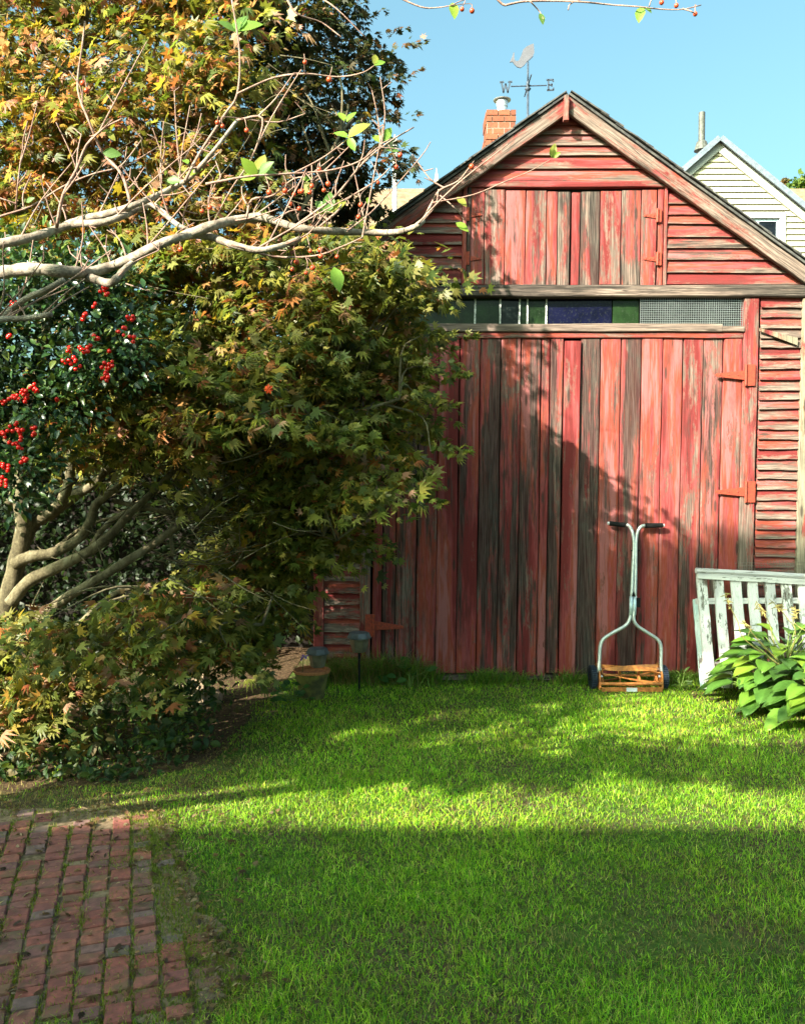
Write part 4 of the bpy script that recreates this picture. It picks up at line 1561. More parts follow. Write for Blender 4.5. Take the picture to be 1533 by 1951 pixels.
o, r = lantern(605, 1235, 1271, 5.86, 'grey capped garden lantern sitting in the mossy clay pot')
o2, r2 = lantern(684, 1205, 1242, 6.05, 'grey capped garden lantern on a stake against the louvred barn clapboards')
m = MB()
b_ = base_of(o2)
m.tube([(b_.x, b_.y, 0.0), (b_.x, b_.y, b_.z + 0.01)], [0.006, 0.010], 8)
m.build('stake', M['black'], o2)
pc_ = W(594, 1308, 5.86)
pot = empty('clay_pot', (pc_.x, 5.86, 0), 'low mossy clay pot with orange rim by the barn corner', 'pot')
pz = W(594, 1275, 5.86).z
m = MB()
m.lathe([(0.075, 0.0), (0.085, 0.005), (0.118, pz - 0.022), (0.110, pz - 0.022), (0.10, pz - 0.03)], (pc_.x, 5.86, 0), 24)
m.build('bowl', M['mossclay'], pot, smooth=False)
m = MB()
m.lathe([(0.120, pz - 0.022), (0.128, pz - 0.020), (0.130, pz - 0.004), (0.124, pz), (0.112, pz - 0.001), (0.110, pz - 0.02)], (pc_.x, 5.86, 0), 24)
m.build('rim', M['clay'], pot)
fl = empty('violet_flower', W(578, 1262, 5.80), 'small violet flower beside the lantern in the clay pot', 'flower')
m = MB()
a = W(578, 1252, 5.80)
m.tube([(a.x - 0.01, 5.80, pz - 0.05), (a.x, 5.80, a.z)], 0.003, 5)
m.build('stem', M['mossclay'], fl)
for k in range(7):
    m = MB()
    c = a + Vector((rnd.uniform(-0.018, 0.018), rnd.uniform(-0.01, 0.01), rnd.uniform(-0.03, 0.03)))
    tv, tf = QUAD
    q = Quaternion((rnd.random(), rnd.random() - 0.5, rnd.random() - 0.5, rnd.random() - 0.5)).normalized()
    m.add([tuple(c + q @ (Vector(p) * 0.03)) for p in tv], [tuple(f) for f in tf])
    m.build('petal', M['petal'], fl)


def rock(name, c, s, mat, label, cat, seed, boxy=False):
    r = random.Random(seed)
    m = MB()
    if boxy:
        x, y, z = s
        j = lambda q: r.uniform(-q, q)
        v = []
        for zz, ins in ((0, 0), (z * 0.85, 0), (z, 0.012)):
            for sx, sy in ((-1, -1), (1, -1), (1, 1), (-1, 1)):
                v.append((c[0] + sx * (x - ins) + j(0.006), c[1] + sy * (y - ins) + j(0.006), c[2] + zz + j(0.004)))
        f = [(0, 3, 2, 1), (8, 9, 10, 11)]
        for l in (0, 4):
            f += [(l + k, l + (k + 1) % 4, l + 4 + (k + 1) % 4, l + 4 + k) for k in range(4)]
        m.add(v, f)
        return tag(m.build(name, M[mat], loc=c), label, cat)
    prof = 7
    for i in range(prof):
        ph = math.pi * i / (prof - 1)
        for k in range(12):
            a = 2 * math.pi * k / 12
            d = 1 + r.uniform(-0.08, 0.08)
            m.v.append((c[0] + s[0] * math.sin(ph) * math.cos(a) * d, c[1] + s[1] * math.sin(ph) * math.sin(a) * d, c[2] + s[2] * math.cos(ph) * d))
    for i in range(prof - 1):
        for k in range(12):
            p, q = i * 12 + k, i * 12 + (k + 1) % 12
            m.f.append((p, p + 12, q + 12, q))
    return tag(m.build(name, M[mat], smooth=True, loc=c), label, cat)


p = W(392, 1310, 5.75)
rock('edging_stone', (p.x, 5.75, 0.0), (0.10, 0.06, 0.085), 'stone', 'tan edging stone at the lawn edge under the maple', 'stone', 1, True)
p = W(215, 1310, 5.6)
rock('edging_stone', (p.x, 5.6, 0.0), (0.14, 0.07, 0.12), 'stone', 'larger tan edging stone half hidden by the lower maple leaves', 'stone', 2, True)
p = W(366, 1184, 5.7)
rock('pale_stone', (p.x, 5.7, p.z - 0.02), (0.06, 0.05, 0.045), 'palestone', 'smooth pale grey stone on a plinth under the maple', 'stone', 3)
rock('stone_plinth', (p.x, 5.72, 0.0), (0.09, 0.08, p.z - 0.055), 'stone', 'weathered plinth under the pale stone behind maple leaves', 'plinth', 4, True)

# ================================================================== TREES AND PLANTS
def to_px(P):
    """picture coordinates and depth of points (N,3), used only to rank which leaves show largest"""
    d = P - np.array([0, 0, CAM_H])
    f = d[:, 1] * math.cos(PITCH) - d[:, 2] * math.sin(PITCH)
    u = d[:, 1] * math.sin(PITCH) + d[:, 2] * math.cos(PITCH)
    f = np.maximum(f, 0.05)
    return IW / 2 + FPX * d[:, 0] / f, IH / 2 - FPX * u / f, f


def leafy(parent, crown_name, tpls, pos, d, n, sc_, C, mat, nsingle, leaf_name='leaf', cell=26.0):
    """leaves as one crown mass plus the nsingle that show largest as parts of their own"""
    Rm = frames(d, n)
    N = len(pos)
    single = np.zeros(N, bool)
    if nsingle:
        x, y, f = to_px(pos)
        ok = (x > 4) & (x < IW - 4) & (y > 4) & (y < IH - 4)
        key = (np.floor(x / cell).astype(int) * 4096 + np.floor(y / cell).astype(int))
        order = np.argsort(f)
        seen = set()
        cand = []
        for i in order:
            if not ok[i]:
                continue
            k = int(key[i])
            if k in seen:
                continue
            seen.add(k)
            cand.append(i)
        face = np.abs(Rm[:, 1, 2])
        size = sc_ * FPX / f * (0.4 + face)
        cand = sorted(cand, key=lambda i: -size[i])[:nsingle]
        single[cand] = True
    T = tpls[0]
    groups = rng.integers(0, len(tpls), N)
    Vs, Fs, Cs, off = [], [], [], 0
    for g, (tv, tf) in enumerate(tpls):
        k = (groups == g) & ~single
        if not k.any():
            continue
        V, F, CC = scatter(tv, tf, pos[k], Rm[k], sc_[k], C[k])
        Vs.append(V)
        Fs.append(F + off)
        Cs.append(CC)
        off += len(V)
    base = np.array(base_of(parent)) if parent else np.zeros(3)
    me = np_mesh(crown_name, np.concatenate(Vs) - base, np.concatenate(Fs), np.concatenate(Cs), mat)
    o = bpy.data.objects.new(crown_name, me)
    col.objects.link(o)
    o.parent = parent
    o['kind'] = 'stuff'
    if nsingle:
        # a handful of shared leaf meshes in the tree's own colours
        idx = np.where(single)[0]
        bins = {}
        for i in idx:
            c = C[i]
            key = (int(groups[i]), int(np.clip(np.log(c[0] / c[1] + 1e-6) * 2.5, -4, 4)), int(np.clip(c.sum() * 9, 0, 6)))
            if key not in bins:
                tv, tf = tpls[groups[i]]
                bins[key] = np_mesh(leaf_name, tv, tf, np.repeat(c[None, :], len(tv), 0), mat)
            lo = bpy.data.objects.new(leaf_name, bins[key])
            col.objects.link(lo)
            lo.parent = parent
            M4 = Matrix([list(Rm[i][0] * sc_[i]) + [pos[i][0] - base[0]], list(Rm[i][1] * sc_[i]) + [pos[i][1] - base[1]], list(Rm[i][2] * sc_[i]) + [pos[i][2] - base[2]], [0, 0, 0, 1]])
            lo.matrix_local = M4
    return o


# ------------------------------------------------------------------ the maple
mt = W(30, 1404, 5.0)
maple = empty('maple_tree', (mt.x, 5.0, 0), 'large fine leaved maple turning orange at the left beside the barn', 'tree')
GREEN = [(0.090, 0.120, 0.022), (0.120, 0.150, 0.026), (0.062, 0.092, 0.022), (0.16, 0.175, 0.030)]
OLIVE = [(0.22, 0.22, 0.045), (0.27, 0.255, 0.055), (0.18, 0.17, 0.045)]
WARM = [(0.38, 0.15, 0.045), (0.42, 0.22, 0.08), (0.36, 0.235, 0.035), (0.42, 0.24, 0.15), (0.30, 0.10, 0.045), (0.32, 0.25, 0.04), (0.40, 0.20, 0.13)]
SHADEG = [(0.030, 0.046, 0.018), (0.048, 0.055, 0.020), (0.060, 0.048, 0.024)]  # greens darkened to carry the shade of the upper middle crown

# regions of the crown: outline seen from the front, depth range, rise to warm colour, clump size, leaves per clump
regions = [
    # upper left, sunlit and warm
    dict(poly=[(-140, -160), (470, -160), (500, 60), (470, 200), (455, 330), (420, 470), (250, 520), (-140, 500)], d=(4.5, 5.3), warm=0.47, n=92, r=0.25, k=100),
    # upper middle, farther back; its shade is put into darker leaf colours
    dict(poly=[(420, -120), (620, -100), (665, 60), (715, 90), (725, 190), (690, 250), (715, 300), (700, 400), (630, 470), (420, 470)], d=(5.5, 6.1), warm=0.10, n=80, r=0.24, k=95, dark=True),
    # middle band
    dict(poly=[(250, 490), (480, 460), (730, 440), (790, 490), (800, 570), (785, 630), (800, 700), (765, 770), (780, 850), (735, 910), (680, 935), (610, 950), (480, 930), (440, 880), (330, 860), (230, 860), (190, 700), (240, 600)], d=(4.6, 5.6), warm=0.19, n=112, r=0.25, k=105),
    # left middle with pink tan tips
    dict(poly=[(110, 690), (300, 640), (470, 640), (520, 800), (420, 880), (280, 880), (120, 850)], d=(4.1, 4.6), warm=0.34, n=20, r=0.22, k=70),
    # lower right skirt beside the barn corner
    dict(poly=[(480, 950), (640, 950), (670, 1000), (610, 1050), (560, 1080), (510, 1170), (440, 1260), (380, 1180), (420, 1060)], d=(5.0, 5.7), warm=0.10, n=40, r=0.21, k=85),
    # lower left skirt
    dict(poly=[(-120, 1190), (180, 1170), (300, 1120), (420, 1090), (470, 1180), (450, 1260), (330, 1240), (240, 1290), (140, 1370), (-120, 1380)], d=(4.2, 5.0), warm=0.22, n=38, r=0.19, k=66),
    # far-side foliage that closes the crown
    dict(poly=[(-200, -160), (430, -160), (560, 300), (700, 520), (760, 800), (560, 880), (-200, 860)], d=(5.5, 6.2), warm=0.25, n=70, r=0.34, k=95),
]
POS, DIR, NRM, SC, COL, clump_c = [], [], [], [], [], []
for rg in regions:
    poly = rg['poly']
    xs, ys = [p[0] for p in poly], [p[1] for p in poly]
    cnt, tries = 0, 0
    placed = []
    mind = 0.72 * math.sqrt((max(xs) - min(xs)) * (max(ys) - min(ys)) / rg['n'])
    while cnt < rg['n'] and tries < 8000:
        tries += 1
        px, py = rnd.uniform(min(xs), max(xs)), rnd.uniform(min(ys), max(ys))
        if not bool(in_poly(np.array([px]), np.array([py]), poly)[0]):
            continue
        if any((px - a) ** 2 + (py - b) ** 2 < (mind * (1.0 - tries / 12000.0)) ** 2 for a, b in placed):
            continue
        placed.append((px, py))
        cnt += 1
        Y = rnd.uniform(*rg['d'])
        c = W(px, py, Y)
        k = int(rg['k'] * 1.45 * rnd.uniform(0.7, 1.45))
        r = rg['r'] * rnd.uniform(0.8, 1.25)
        b = ball(k) * np.array([1.35, 1.1, 0.36])
        tx, ty = rnd.uniform(-0.55, 0.25), rnd.uniform(-0.15, 0.5)
        b[:, 2] += b[:, 0] * math.tan(tx) * 0.8 + b[:, 1] * math.tan(ty) * 0.8 - 0.25 * (b[:, 0] ** 2 + b[:, 1] ** 2)
        p = np.array(c)[None, :] + b * r * rnd.choice([0.7, 1.0, 1.15, 1.4])
        outw = b.copy()
        outw[:, 2] *= 0.4
        outw += np.array([0.25, -0.35, -0.15])
        dd = outw + rand_unit(k) * 0.5
        nn = np.array([-0.25, -0.45, 0.75])[None, :] + rand_unit(k) * 0.8
        w_here = np.clip(rg['warm'] + rnd.uniform(-0.22, 0.22) + 0.25 * b[:, 2], 0.0, 0.95)
        isw = rng.random(k) < w_here
        olv = rng.random(k) < 0.55
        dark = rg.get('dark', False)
        cc = np.where(isw[:, None], pick(WARM, k), np.where(olv[:, None] & (not dark), pick(OLIVE, k), pick(SHADEG if dark else GREEN, k)))
        POS.append(p)
        DIR.append(dd)
        NRM.append(nn)
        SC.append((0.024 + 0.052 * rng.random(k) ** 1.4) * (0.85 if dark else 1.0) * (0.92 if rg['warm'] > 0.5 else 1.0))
        COL.append(cc)
        clump_c.append(c)
# wispy shoots that break the outline against the sky and the barn
for (px, py, qx, qy, Y) in [(700, 110, 815, 75, 5.8), (690, 80, 780, 50, 5.9), (640, 60, 735, 20, 5.8), (700, 170, 805, 130, 5.8), (720, 230, 800, 215, 5.8), (600, 40, 660, -10, 5.8), (735, 300, 790, 285, 5.8), (700, 350, 770, 335, 5.9),
                            (800, 640, 905, 640, 5.0), (840, 700, 895, 715, 5.0), (820, 860, 902, 855, 4.9), (790, 930, 848, 965, 5.0), (690, 1040, 765, 1070, 5.2), (760, 500, 800, 520, 5.1),
                            (800, 760, 870, 770, 5.0), (480, 1240, 520, 1300, 4.9), (760, 560, 830, 590, 5.1)]:
    a, b = np.array(W(px, py, Y)), np.array(W(qx, qy, Y - 0.05))
    k = 26
    t = rng.random((k, 1)) ** 0.8
    p = a + (b - a) * t + rng.normal(size=(k, 3)) * 0.03 * (1.25 - t)
    dirv = (b - a) / np.linalg.norm(b - a)
    POS.append(p)
    DIR.append(dirv[None, :] + rand_unit(k) * 0.7)
    NRM.append(np.array([-0.2, -0.4, 0.8])[None, :] + rand_unit(k) * 0.6)
    SC.append(rng.uniform(0.030, 0.060, k) * (0.75 if py < 400 else 1.0))
    COL.append(pick(SHADEG + [(0.16, 0.085, 0.05)] if py < 400 else GREEN + OLIVE, k))
    clump_c.append(Vector(a))
POS, DIR, NRM, SC, COL = map(np.concatenate, (POS, DIR, NRM, SC, COL))
leafy(maple, 'crown', [MAPLE, MAPLE_B, maple_template(0.95, 0.1), maple_template(0.75, 0.95), maple_template(1.05, -0.15)], POS, DIR, NRM, SC, COL, M['leaf'], 300, cell=40.0)

YT = 4.9
limbs = [
    ([(5, 1290), (10, 1180), (28, 1090), (45, 1010), (40, 945), (42, 870), (60, 760), (90, 600), (120, 400), (150, 150), (170, -60)], (20, 15), 4.95),
    ([(38, 1050), (62, 1000), (95, 978), (120, 950), (133, 905), (138, 860), (165, 740), (220, 560), (300, 380), (380, 150)], (14, 7), 5.0),
    ([(25, 1075), (60, 1060), (100, 1054), (148, 1028), (172, 995), (181, 965), (205, 942), (238, 915), (275, 858), (340, 760), (430, 640), (540, 520)], (12, 7), 4.9),
    ([(20, 1150), (55, 1108), (115, 1078), (175, 1048), (218, 1012), (246, 980), (300, 930), (380, 850), (520, 760), (660, 700)], (13, 6), 4.85),
    ([(60, 1190), (130, 1137), (200, 1095), (280, 1045), (320, 1016), (380, 978), (412, 952), (440, 915), (520, 860), (640, 800), (760, 760)], (10, 5), 4.8),
    ([(175, 1040), (195, 1010), (228, 982), (270, 969), (320, 974), (372, 981), (440, 985), (540, 1000), (640, 1030)], (6, 3.5), 4.9),
    ([(215, 953), (262, 964), (300, 958), (345, 945), (400, 935), (480, 900)], (5, 3), 4.95),
    ([(60, 1065), (110, 1040), (150, 1010), (200, 990), (250, 982), (300, 975), (360, 940), (440, 930)], (4, 2.5), 5.05),
    ([(140, 1200), (220, 1130), (290, 1120), (340, 1145), (420, 1175), (500, 1190)], (6, 3), 4.7),
    ([(330, 1060), (325, 1010), (332, 985), (312, 950), (280, 925)], (4, 3), 4.85),
    ([(20, 1190), (-60, 1120), (-140, 1000), (-220, 800)], (12, 7), 5.0),
    ([(18, 960), (30, 930), (38, 905), (20, 860), (-20, 760)], (9, 6), 4.95),
    ([(90, 985), (150, 940), (180, 920), (230, 860), (330, 720), (420, 560), (560, 420), (650, 250)], (11, 5), 5.2),
]
limb_pts = []
for i, (pts, (r0, r1), Y) in enumerate(limbs):
    P3 = [W(x, y, Y + 0.35 * max(0, (j / len(pts) - 0.45)) * (1 if i % 2 else 0.4)) for j, (x, y) in enumerate(pts)]
    if i == 0:
        P3[0] = Vector((P3[0].x, 5.0, -0.05))
        P3.insert(1, P3[0].lerp(P3[1], 0.5))
    pth = smooth_path(P3, 4)
    rs = [((r0 + (r1 * 0.5 - r0) * (j / (len(pth) - 1)))) * Y / FPX * rnd.uniform(0.92, 1.08) for j in range(len(pth))]
    if i == 0:
        rs[0] *= 1.35
    m = MB()
    m.tube(pth, rs, 9)
    m.build('trunk' if i == 0 else 'limb', M['bark_maple'], maple, smooth=True)
    limb_pts += pth[len(pth) // 3:]
# fine twigs: from the limbs out to the clumps, and a bare tangle low in the crown
m = MB()
for c in clump_c:
    e = min(limb_pts, key=lambda q: (q - c).length + 0.5 * max(0, q.z - c.z) + rnd.uniform(0, 0.25))
    if (e - c).length > 0.75 or (c.x > -0.75 and c.z < 1.3):
        continue
    mid = e.lerp(c, 0.55) + Vector((rnd.uniform(-0.1, 0.1), rnd.uniform(-0.1, 0.1), 0.08))
    pth = smooth_path([e, mid, c], 4)
    m.tube(pth, lerp_list(0.009, 0.003, len(pth)), 5, False)
for i in range(120):
    px, py = rnd.uniform(190, 460), rnd.uniform(880, 1075)
    if (px < 270 and py > 1000) or (px > 400 and py > 1000):
        continue
    Y = rnd.uniform(4.7, 5.3)
    a = W(px, py, Y)
    ang = rnd.uniform(-0.5, 1.0)
    ln = rnd.uniform(0.12, 0.45)
    b = a + Vector((math.cos(ang) * ln, rnd.uniform(-0.1, 0.1), math.sin(ang) * ln * 0.8))
    pth = smooth_path([a, a.lerp(b, 0.5) + Vector((0, 0, rnd.uniform(-0.03, 0.03))), b], 3)
    m.tube(pth, lerp_list(rnd.uniform(0.003, 0.006), 0.0015, len(pth)), 4, False)
for i in range(230):
    px, py = rnd.uniform(20, 780), rnd.uniform(60, 1200)
    Y = rnd.uniform(4.25, 5.2) if px < 700 else 5.1
    a = W(px, py, Y)
    if (a - Vector((-1.35, 4.8, 2.4))).length > 2.4 or (px > 520 and py > 880) or px > 700 or (px > 560 and py < 480):
        continue
    ang = rnd.gauss(0.35, 0.6)
    ln = rnd.uniform(0.12, 0.4)
    b = a + Vector((math.cos(ang) * ln, rnd.uniform(-0.15, 0.05), math.sin(ang) * ln))
    pth = smooth_path([a, a.lerp(b, 0.5) + Vector((0, 0, rnd.uniform(-0.03, 0.03))), b], 3)
    m.tube(pth, lerp_list(rnd.uniform(0.0025, 0.005), 0.0012, len(pth)), 4, False)
m.build('twigs', M['bark_maple'], maple, smooth=True, kind='stuff')

# one orange-red bloom showing through the maple
fb = W(511, 741, 3.98)
bloom = empty('orange_bloom', fb, 'single vivid orange red bloom among the green maple leaves', 'flower')
M['bloom'] = simple('orange_red_petal', (0.72, 0.075, 0.012), 0.6, var=0.2, scale=60)
for k in range(7):
    a = k * 0.9
    m = MB()
    tv, tf = OVAL
    q = Quaternion((0, 1, 0), a) @ Quaternion((1, 0, 0), rnd.uniform(-0.5, 0.3))
    m.add([tuple(fb + q @ (Vector((p[0] * 0.9, -p[2], p[1])) * 0.027)) for p in tv], [tuple(f) for f in tf])
    m.build('petal', M['bloom'], bloom)
m = MB()
m.tube([fb, fb + Vector((0.01, 0.30, -0.06))], 0.002, 5)
m.build('stem', M['mossclay'], bloom)

# ------------------------------------------------------------------ the crab apple in front
YC = 2.35
crab = empty('crabapple_tree', (-3.9, 1.9, 0), 'bare grey crabapple branches with small red fruit reaching in from the left', 'tree')
main = [
    ([(-140, 560), (-60, 535), (0, 520), (60, 512), (120, 517), (170, 518), (212, 507), (250, 492), (290, 472), (330, 455), (366, 447), (402, 451), (440, 465), (490, 476), (530, 470), (570, 455)], (13, 5), 2.30),
    ([(110, 518), (160, 526), (205, 539), (220, 532), (236, 514), (262, 492)], (10, 5), 2.28),
    ([(-150, 500), (-70, 480), (0, 464), (60, 452), (120, 432), (160, 416), (205, 407), (250, 392), (295, 374), (340, 352), (362, 338), (392, 305), (422, 268), (452, 228)], (10, 3), 2.42),
    ([(140, 426), (190, 424), (232, 412), (268, 395), (292, 391), (312, 406), (342, 430), (376, 441), (402, 436)], (7, 4), 2.40),
    ([(330, 457), (400, 431), (440, 421), (490, 413), (522, 420), (560, 432), (600, 438), (660, 441), (720, 443), (760, 441), (790, 432), (806, 420)], (9, 5), 2.36),
    ([(-120, 690), (-40, 640), (0, 606), (48, 570), (90, 551), (122, 532)], (8, 5), 2.20),
    ([(-80, 625), (0, 609), (50, 606), (97, 599)], (7, 5), 2.18),
]
tw = [
    ([(108, 434), (120, 372), (146, 322), (165, 276), (198, 244), (232, 226)], 3.4, 2.42),
    ([(250, 392), (232, 332), (196, 291), (170, 232), (148, 168), (156, 92), (162, 40)], 3.2, 2.43),
    ([(352, 345), (380, 292), (428, 218), (452, 178), (456, 95), (440, -10)], 3.2, 2.40),
    ([(560, 432), (602, 402), (640, 372), (690, 312), (738, 272), (788, 242)], 2.6, 2.33),
    ([(392, 350), (470, 336), (540, 331), (622, 325), (682, 308), (720, 280)], 2.4, 2.30),
    ([(806, 420), (822, 388), (838, 362), (872, 345), (896, 316)], 3.0, 2.36),
    ([(822, 386), (900, 371), (960, 346), (1010, 325), (1050, 302)], 1.5, 2.34),
    ([(838, 372), (862, 392), (880, 412), (884, 428)], 1.4, 2.35),
    ([(452, 178), (520, 148), (580, 140), (642, 146), (690, 138), (716, 122)], 2.2, 2.40),
    ([(452, 228), (500, 225), (480, 300), (440, 360), (402, 432)], 2.2, 2.37),
    ([(440, 465), (520, 488), (600, 487), (650, 470), (690, 452)], 2.4, 2.27),
    ([(600, 438), (640, 405), (660, 380), (715, 345), (742, 320)], 2.6, 2.33),
    ([(0, 412), (60, 392), (120, 355), (180, 330), (240, 315), (300, 280)], 2.2, 2.48),
    ([(30, 400), (34, 350), (40, 300), (44, 280)], 1.6, 2.48),
    ([(308, 350), (306, 300), (312, 230)], 1.8, 2.42),
    ([(340, 352), (348, 280), (362, 200)], 1.8, 2.42),
    ([(470, 414), (480, 380), (520, 372), (560, 340), (600, 338)], 2.4, 2.34),
    ([(660, 441), (700, 410), (730, 380), (800, 300), (820, 270)], 1.8, 2.33),
    ([(540, -15), (565, 25), (612, 42), (650, 70)], 2.2, 2.10),
    ([(592, -15), (640, 15), (700, 75)], 1.8, 2.12),
    ([(745, -12), (800, 12), (830, 14), (858, 10)], 1.8, 2.05),
    ([(940, -10), (958, 8), (972, 7), (1000, 2), (1060, 1), (1110, 3), (1160, 8), (1215, 12), (1262, 17), (1300, 17), (1335, 9)], 2.2, 2.05),
    ([(1010, 2), (1028, 22), (1035, 36)], 1.4, 2.05),
    ([(1300, 16), (1314, 20), (1325, 26)], 1.8, 2.05),
    ([(1236, 12), (1240, 0), (1250, -14)], 1.4, 2.05),
    ([(1082, 18), (1085, 8), (1098, 1), (1120, -5)], 1.3, 2.05),
    ([(520, 420), (560, 400), (600, 412), (560, 470)], 1.6, 2.32),
    ([(240, 540), (300, 560)], 1.2, 2.28),
]
anchors = []
for i, (pts, (r0, r1), Y) in enumerate(main):
    P3 = [W(x, y, Y + 0.05 * math.sin(j * 1.3 + i)) for j, (x, y) in enumerate(pts)]
    pth = smooth_path(P3, 5)
    rs = [(r0 + (r1 - r0) * j / (len(pth) - 1)) * Y / FPX * rnd.uniform(0.9, 1.12) for j in range(len(pth))]
    m = MB()
    m.tube(pth, rs, 9)
    m.build('branch', M['bark_crab'], crab, smooth=True)
    anchors += [(p, 1) for p in pth[4:]]
# trunk and the limbs beyond the frame
m = MB()
pth = smooth_path([(-4.0, 1.85, -0.05), (-3.95, 1.88, 0.5), (-3.9, 1.9, 1.0), (-3.85, 1.92, 1.5), (-3.8, 1.95, 2.2), (-3.7, 1.95, 2.9)], 5)
m.tube(pth, lerp_list(0.10, 0.045, len(pth)), 12)
m.build('trunk', M['bark_crab'], crab, smooth=True)
m = MB()
for (pts, _, Y) in [q for q in main if q[0][0][0] < 0]:
    e = W(pts[0][0], pts[0][1], Y)
    s = Vector((-3.88, 1.92, min(max(e.z - 0.7, 0.9), 2.2)))
    q = smooth_path([s, s.lerp(e, 0.5) + Vector((0, 0, 0.10)), e], 6)
    m.tube(q, lerp_list(0.042, 0.016, len(q)), 8)
for e in (Vector((-0.2, 1.9, 3.35)), Vector((-0.45, 2.1, 3.3)), Vector((0.45, 2.0, 3.1)), Vector((-1.2, 1.6, 3.6))):
    s = Vector((-3.72, 1.95, 2.8))
    q = smooth_path([s, s.lerp(e, 0.5) + Vector((0, 0, 0.25)), e], 5)
    m.tube(q, lerp_list(0.035, 0.008, len(q)), 8)
m.build('limb', M['bark_crab'], crab, smooth=True)
m = MB()
tips = []
for (pts, r0, Y) in tw:
    P3 = [W(x, y, Y + rnd.uniform(-0.03, 0.03)) for x, y in pts]
    pth = smooth_path(P3, 4)
    m.tube(pth, lerp_list(r0 * Y / FPX, r0 * 0.45 * Y / FPX, len(pth)), 6)
    anchors += [(p, 0) for p in pth[1:]]
    tips.append(pth[-1])
crab_twigs = m.build('twigs', M['twig'], crab, smooth=True, kind='stuff')
m = MB()
for i in range(120):
    a, big = rnd.choice(anchors)
    if a.z > 2.62 or a.x > 0.12:
        continue
    ang = rnd.gauss(1.25, 0.6)
    ln = rnd.uniform(0.03, 0.17) if rnd.random() < 0.7 else rnd.uniform(0.15, 0.34)
    d = Vector((math.cos(ang), rnd.uniform(-0.35, 0.35), math.sin(ang)))
    b = a + d * ln
    mid = a.lerp(b, 0.5) + Vector((rnd.uniform(-0.015, 0.015), 0, rnd.uniform(-0.02, 0.005)))
    pth = smooth_path([a, mid, b], 3)
    m.tube(pth, lerp_list(0.0028, 0.0014, len(pth)), 5, False)
    if ln > 0.1 and rnd.random() < 0.8:
        for q in range(rnd.randint(1, 3)):
            s = pth[rnd.randint(2, len(pth) - 1)]
            e = s + Vector((rnd.uniform(-0.03, 0.03), rnd.uniform(-0.02, 0.02), rnd.uniform(-0.01, 0.04)))
            m.tube([s, e], [0.0018, 0.0012], 4, False)
m.build('spurs', M['twig'], crab, smooth=True, kind='stuff')
# leaves
ctv, ctf = oval_template(0.55, 0.08, 0.15)
cl_mesh = [np_mesh('leaf', ctv, ctf, np.repeat(np.array([c]), len(ctv), 0), M['leaf'], True) for c in ((0.20, 0.36, 0.05), (0.26, 0.40, 0.05), (0.14, 0.26, 0.06), (0.32, 0.33, 0.06))]


def put_leaf(parent, meshes, p, d, n, s):
    d = Vector(d).normalized()
    x = d.cross(Vector(n)).normalized()
    z = x.cross(d)
    o = bpy.data.objects.new('leaf', rnd.choice(meshes))
    col.objects.link(o)
    o.parent = parent
    b = base_of(parent)
    o.matrix_local = Matrix(((x.x * s, d.x * s, z.x * s, p.x - b.x), (x.y * s, d.y * s, z.y * s, p.y - b.y), (x.z * s, d.z * s, z.z * s, p.z - b.z), (0, 0, 0, 1)))
    return o


leaf_spots = [(450, 60, 460, 40, 46, 2.4), (452, 58, 492, 42, 50, 2.4), (448, 60, 428, 45, 36, 2.4), (455, 65, 448, 30, 40, 2.4),
              (662, 262, 690, 240, 50, 2.33), (662, 262, 640, 250, 36, 2.33), (664, 262, 672, 278, 30, 2.33), (655, 230, 648, 214, 30, 2.33), (660, 232, 672, 216, 30, 2.33),
              (728, 270, 740, 250, 34, 2.33), (730, 268, 752, 262, 30, 2.33), (728, 272, 712, 258, 28, 2.33), (735, 285, 755, 285, 26, 2.33),
              (490, 332, 500, 300, 44, 2.3), (490, 334, 470, 312, 42, 2.3), (492, 334, 512, 312, 40, 2.3), (490, 336, 520, 328, 42, 2.3), (488, 336, 466, 338, 30, 2.3),
              (624, 405, 628, 372, 42, 2.34), (624, 405, 600, 380, 36, 2.34), (626, 406, 656, 378, 46, 2.34), (622, 405, 604, 400, 26, 2.34),
              (712, 122, 716, 104, 26, 2.4), (712, 124, 734, 114, 26, 2.4), (636, 508, 646, 545, 50, 2.27), (700, 388, 704, 366, 18, 2.33),
              (1050, 300, 1056, 276, 26, 2.34), (1052, 300, 1066, 290, 18, 2.34), (870, 375, 888, 390, 28, 2.35), (868, 424, 892, 438, 30, 2.35),
              (862, 4, 868, 38, 36, 2.05), (1028, 24, 1036, 46, 24, 2.05), (1222, 12, 1216, 40, 36, 2.05), (1224, 12, 1240, 20, 24, 2.05),
              (195, 290, 222, 292, 36, 2.43), (205, 250, 215, 262, 22, 2.43), (345, 345, 322, 342, 32, 2.42), (362, 335, 384, 318, 32, 2.42), (358, 312, 348, 298, 24, 2.42),
              (82, 430, 86, 415, 26, 2.42), (50, 385, 60, 378, 20, 2.45), (575, 342, 590, 338, 20, 2.32)]
for (x, y, qx, qy, ln, Y) in leaf_spots:
    a, b = W(x, y, Y), W(qx, qy, Y + rnd.uniform(-0.02, 0.02))
    put_leaf(crab, cl_mesh, a, b - a, Vector((rnd.uniform(-0.5, 0.5), -1, rnd.uniform(0.0, 0.7))), ln * Y / FPX)
# fruit
def berry_mesh(mat, name='berry'):
    m = MB()
    m.lathe([(0.15, -0.96), (0.62, -0.78), (0.95, -0.28), (0.95, 0.3), (0.62, 0.78), (0.15, 0.92)], (0, 0, 0), 10)
    return m.mesh(name, mat, True)


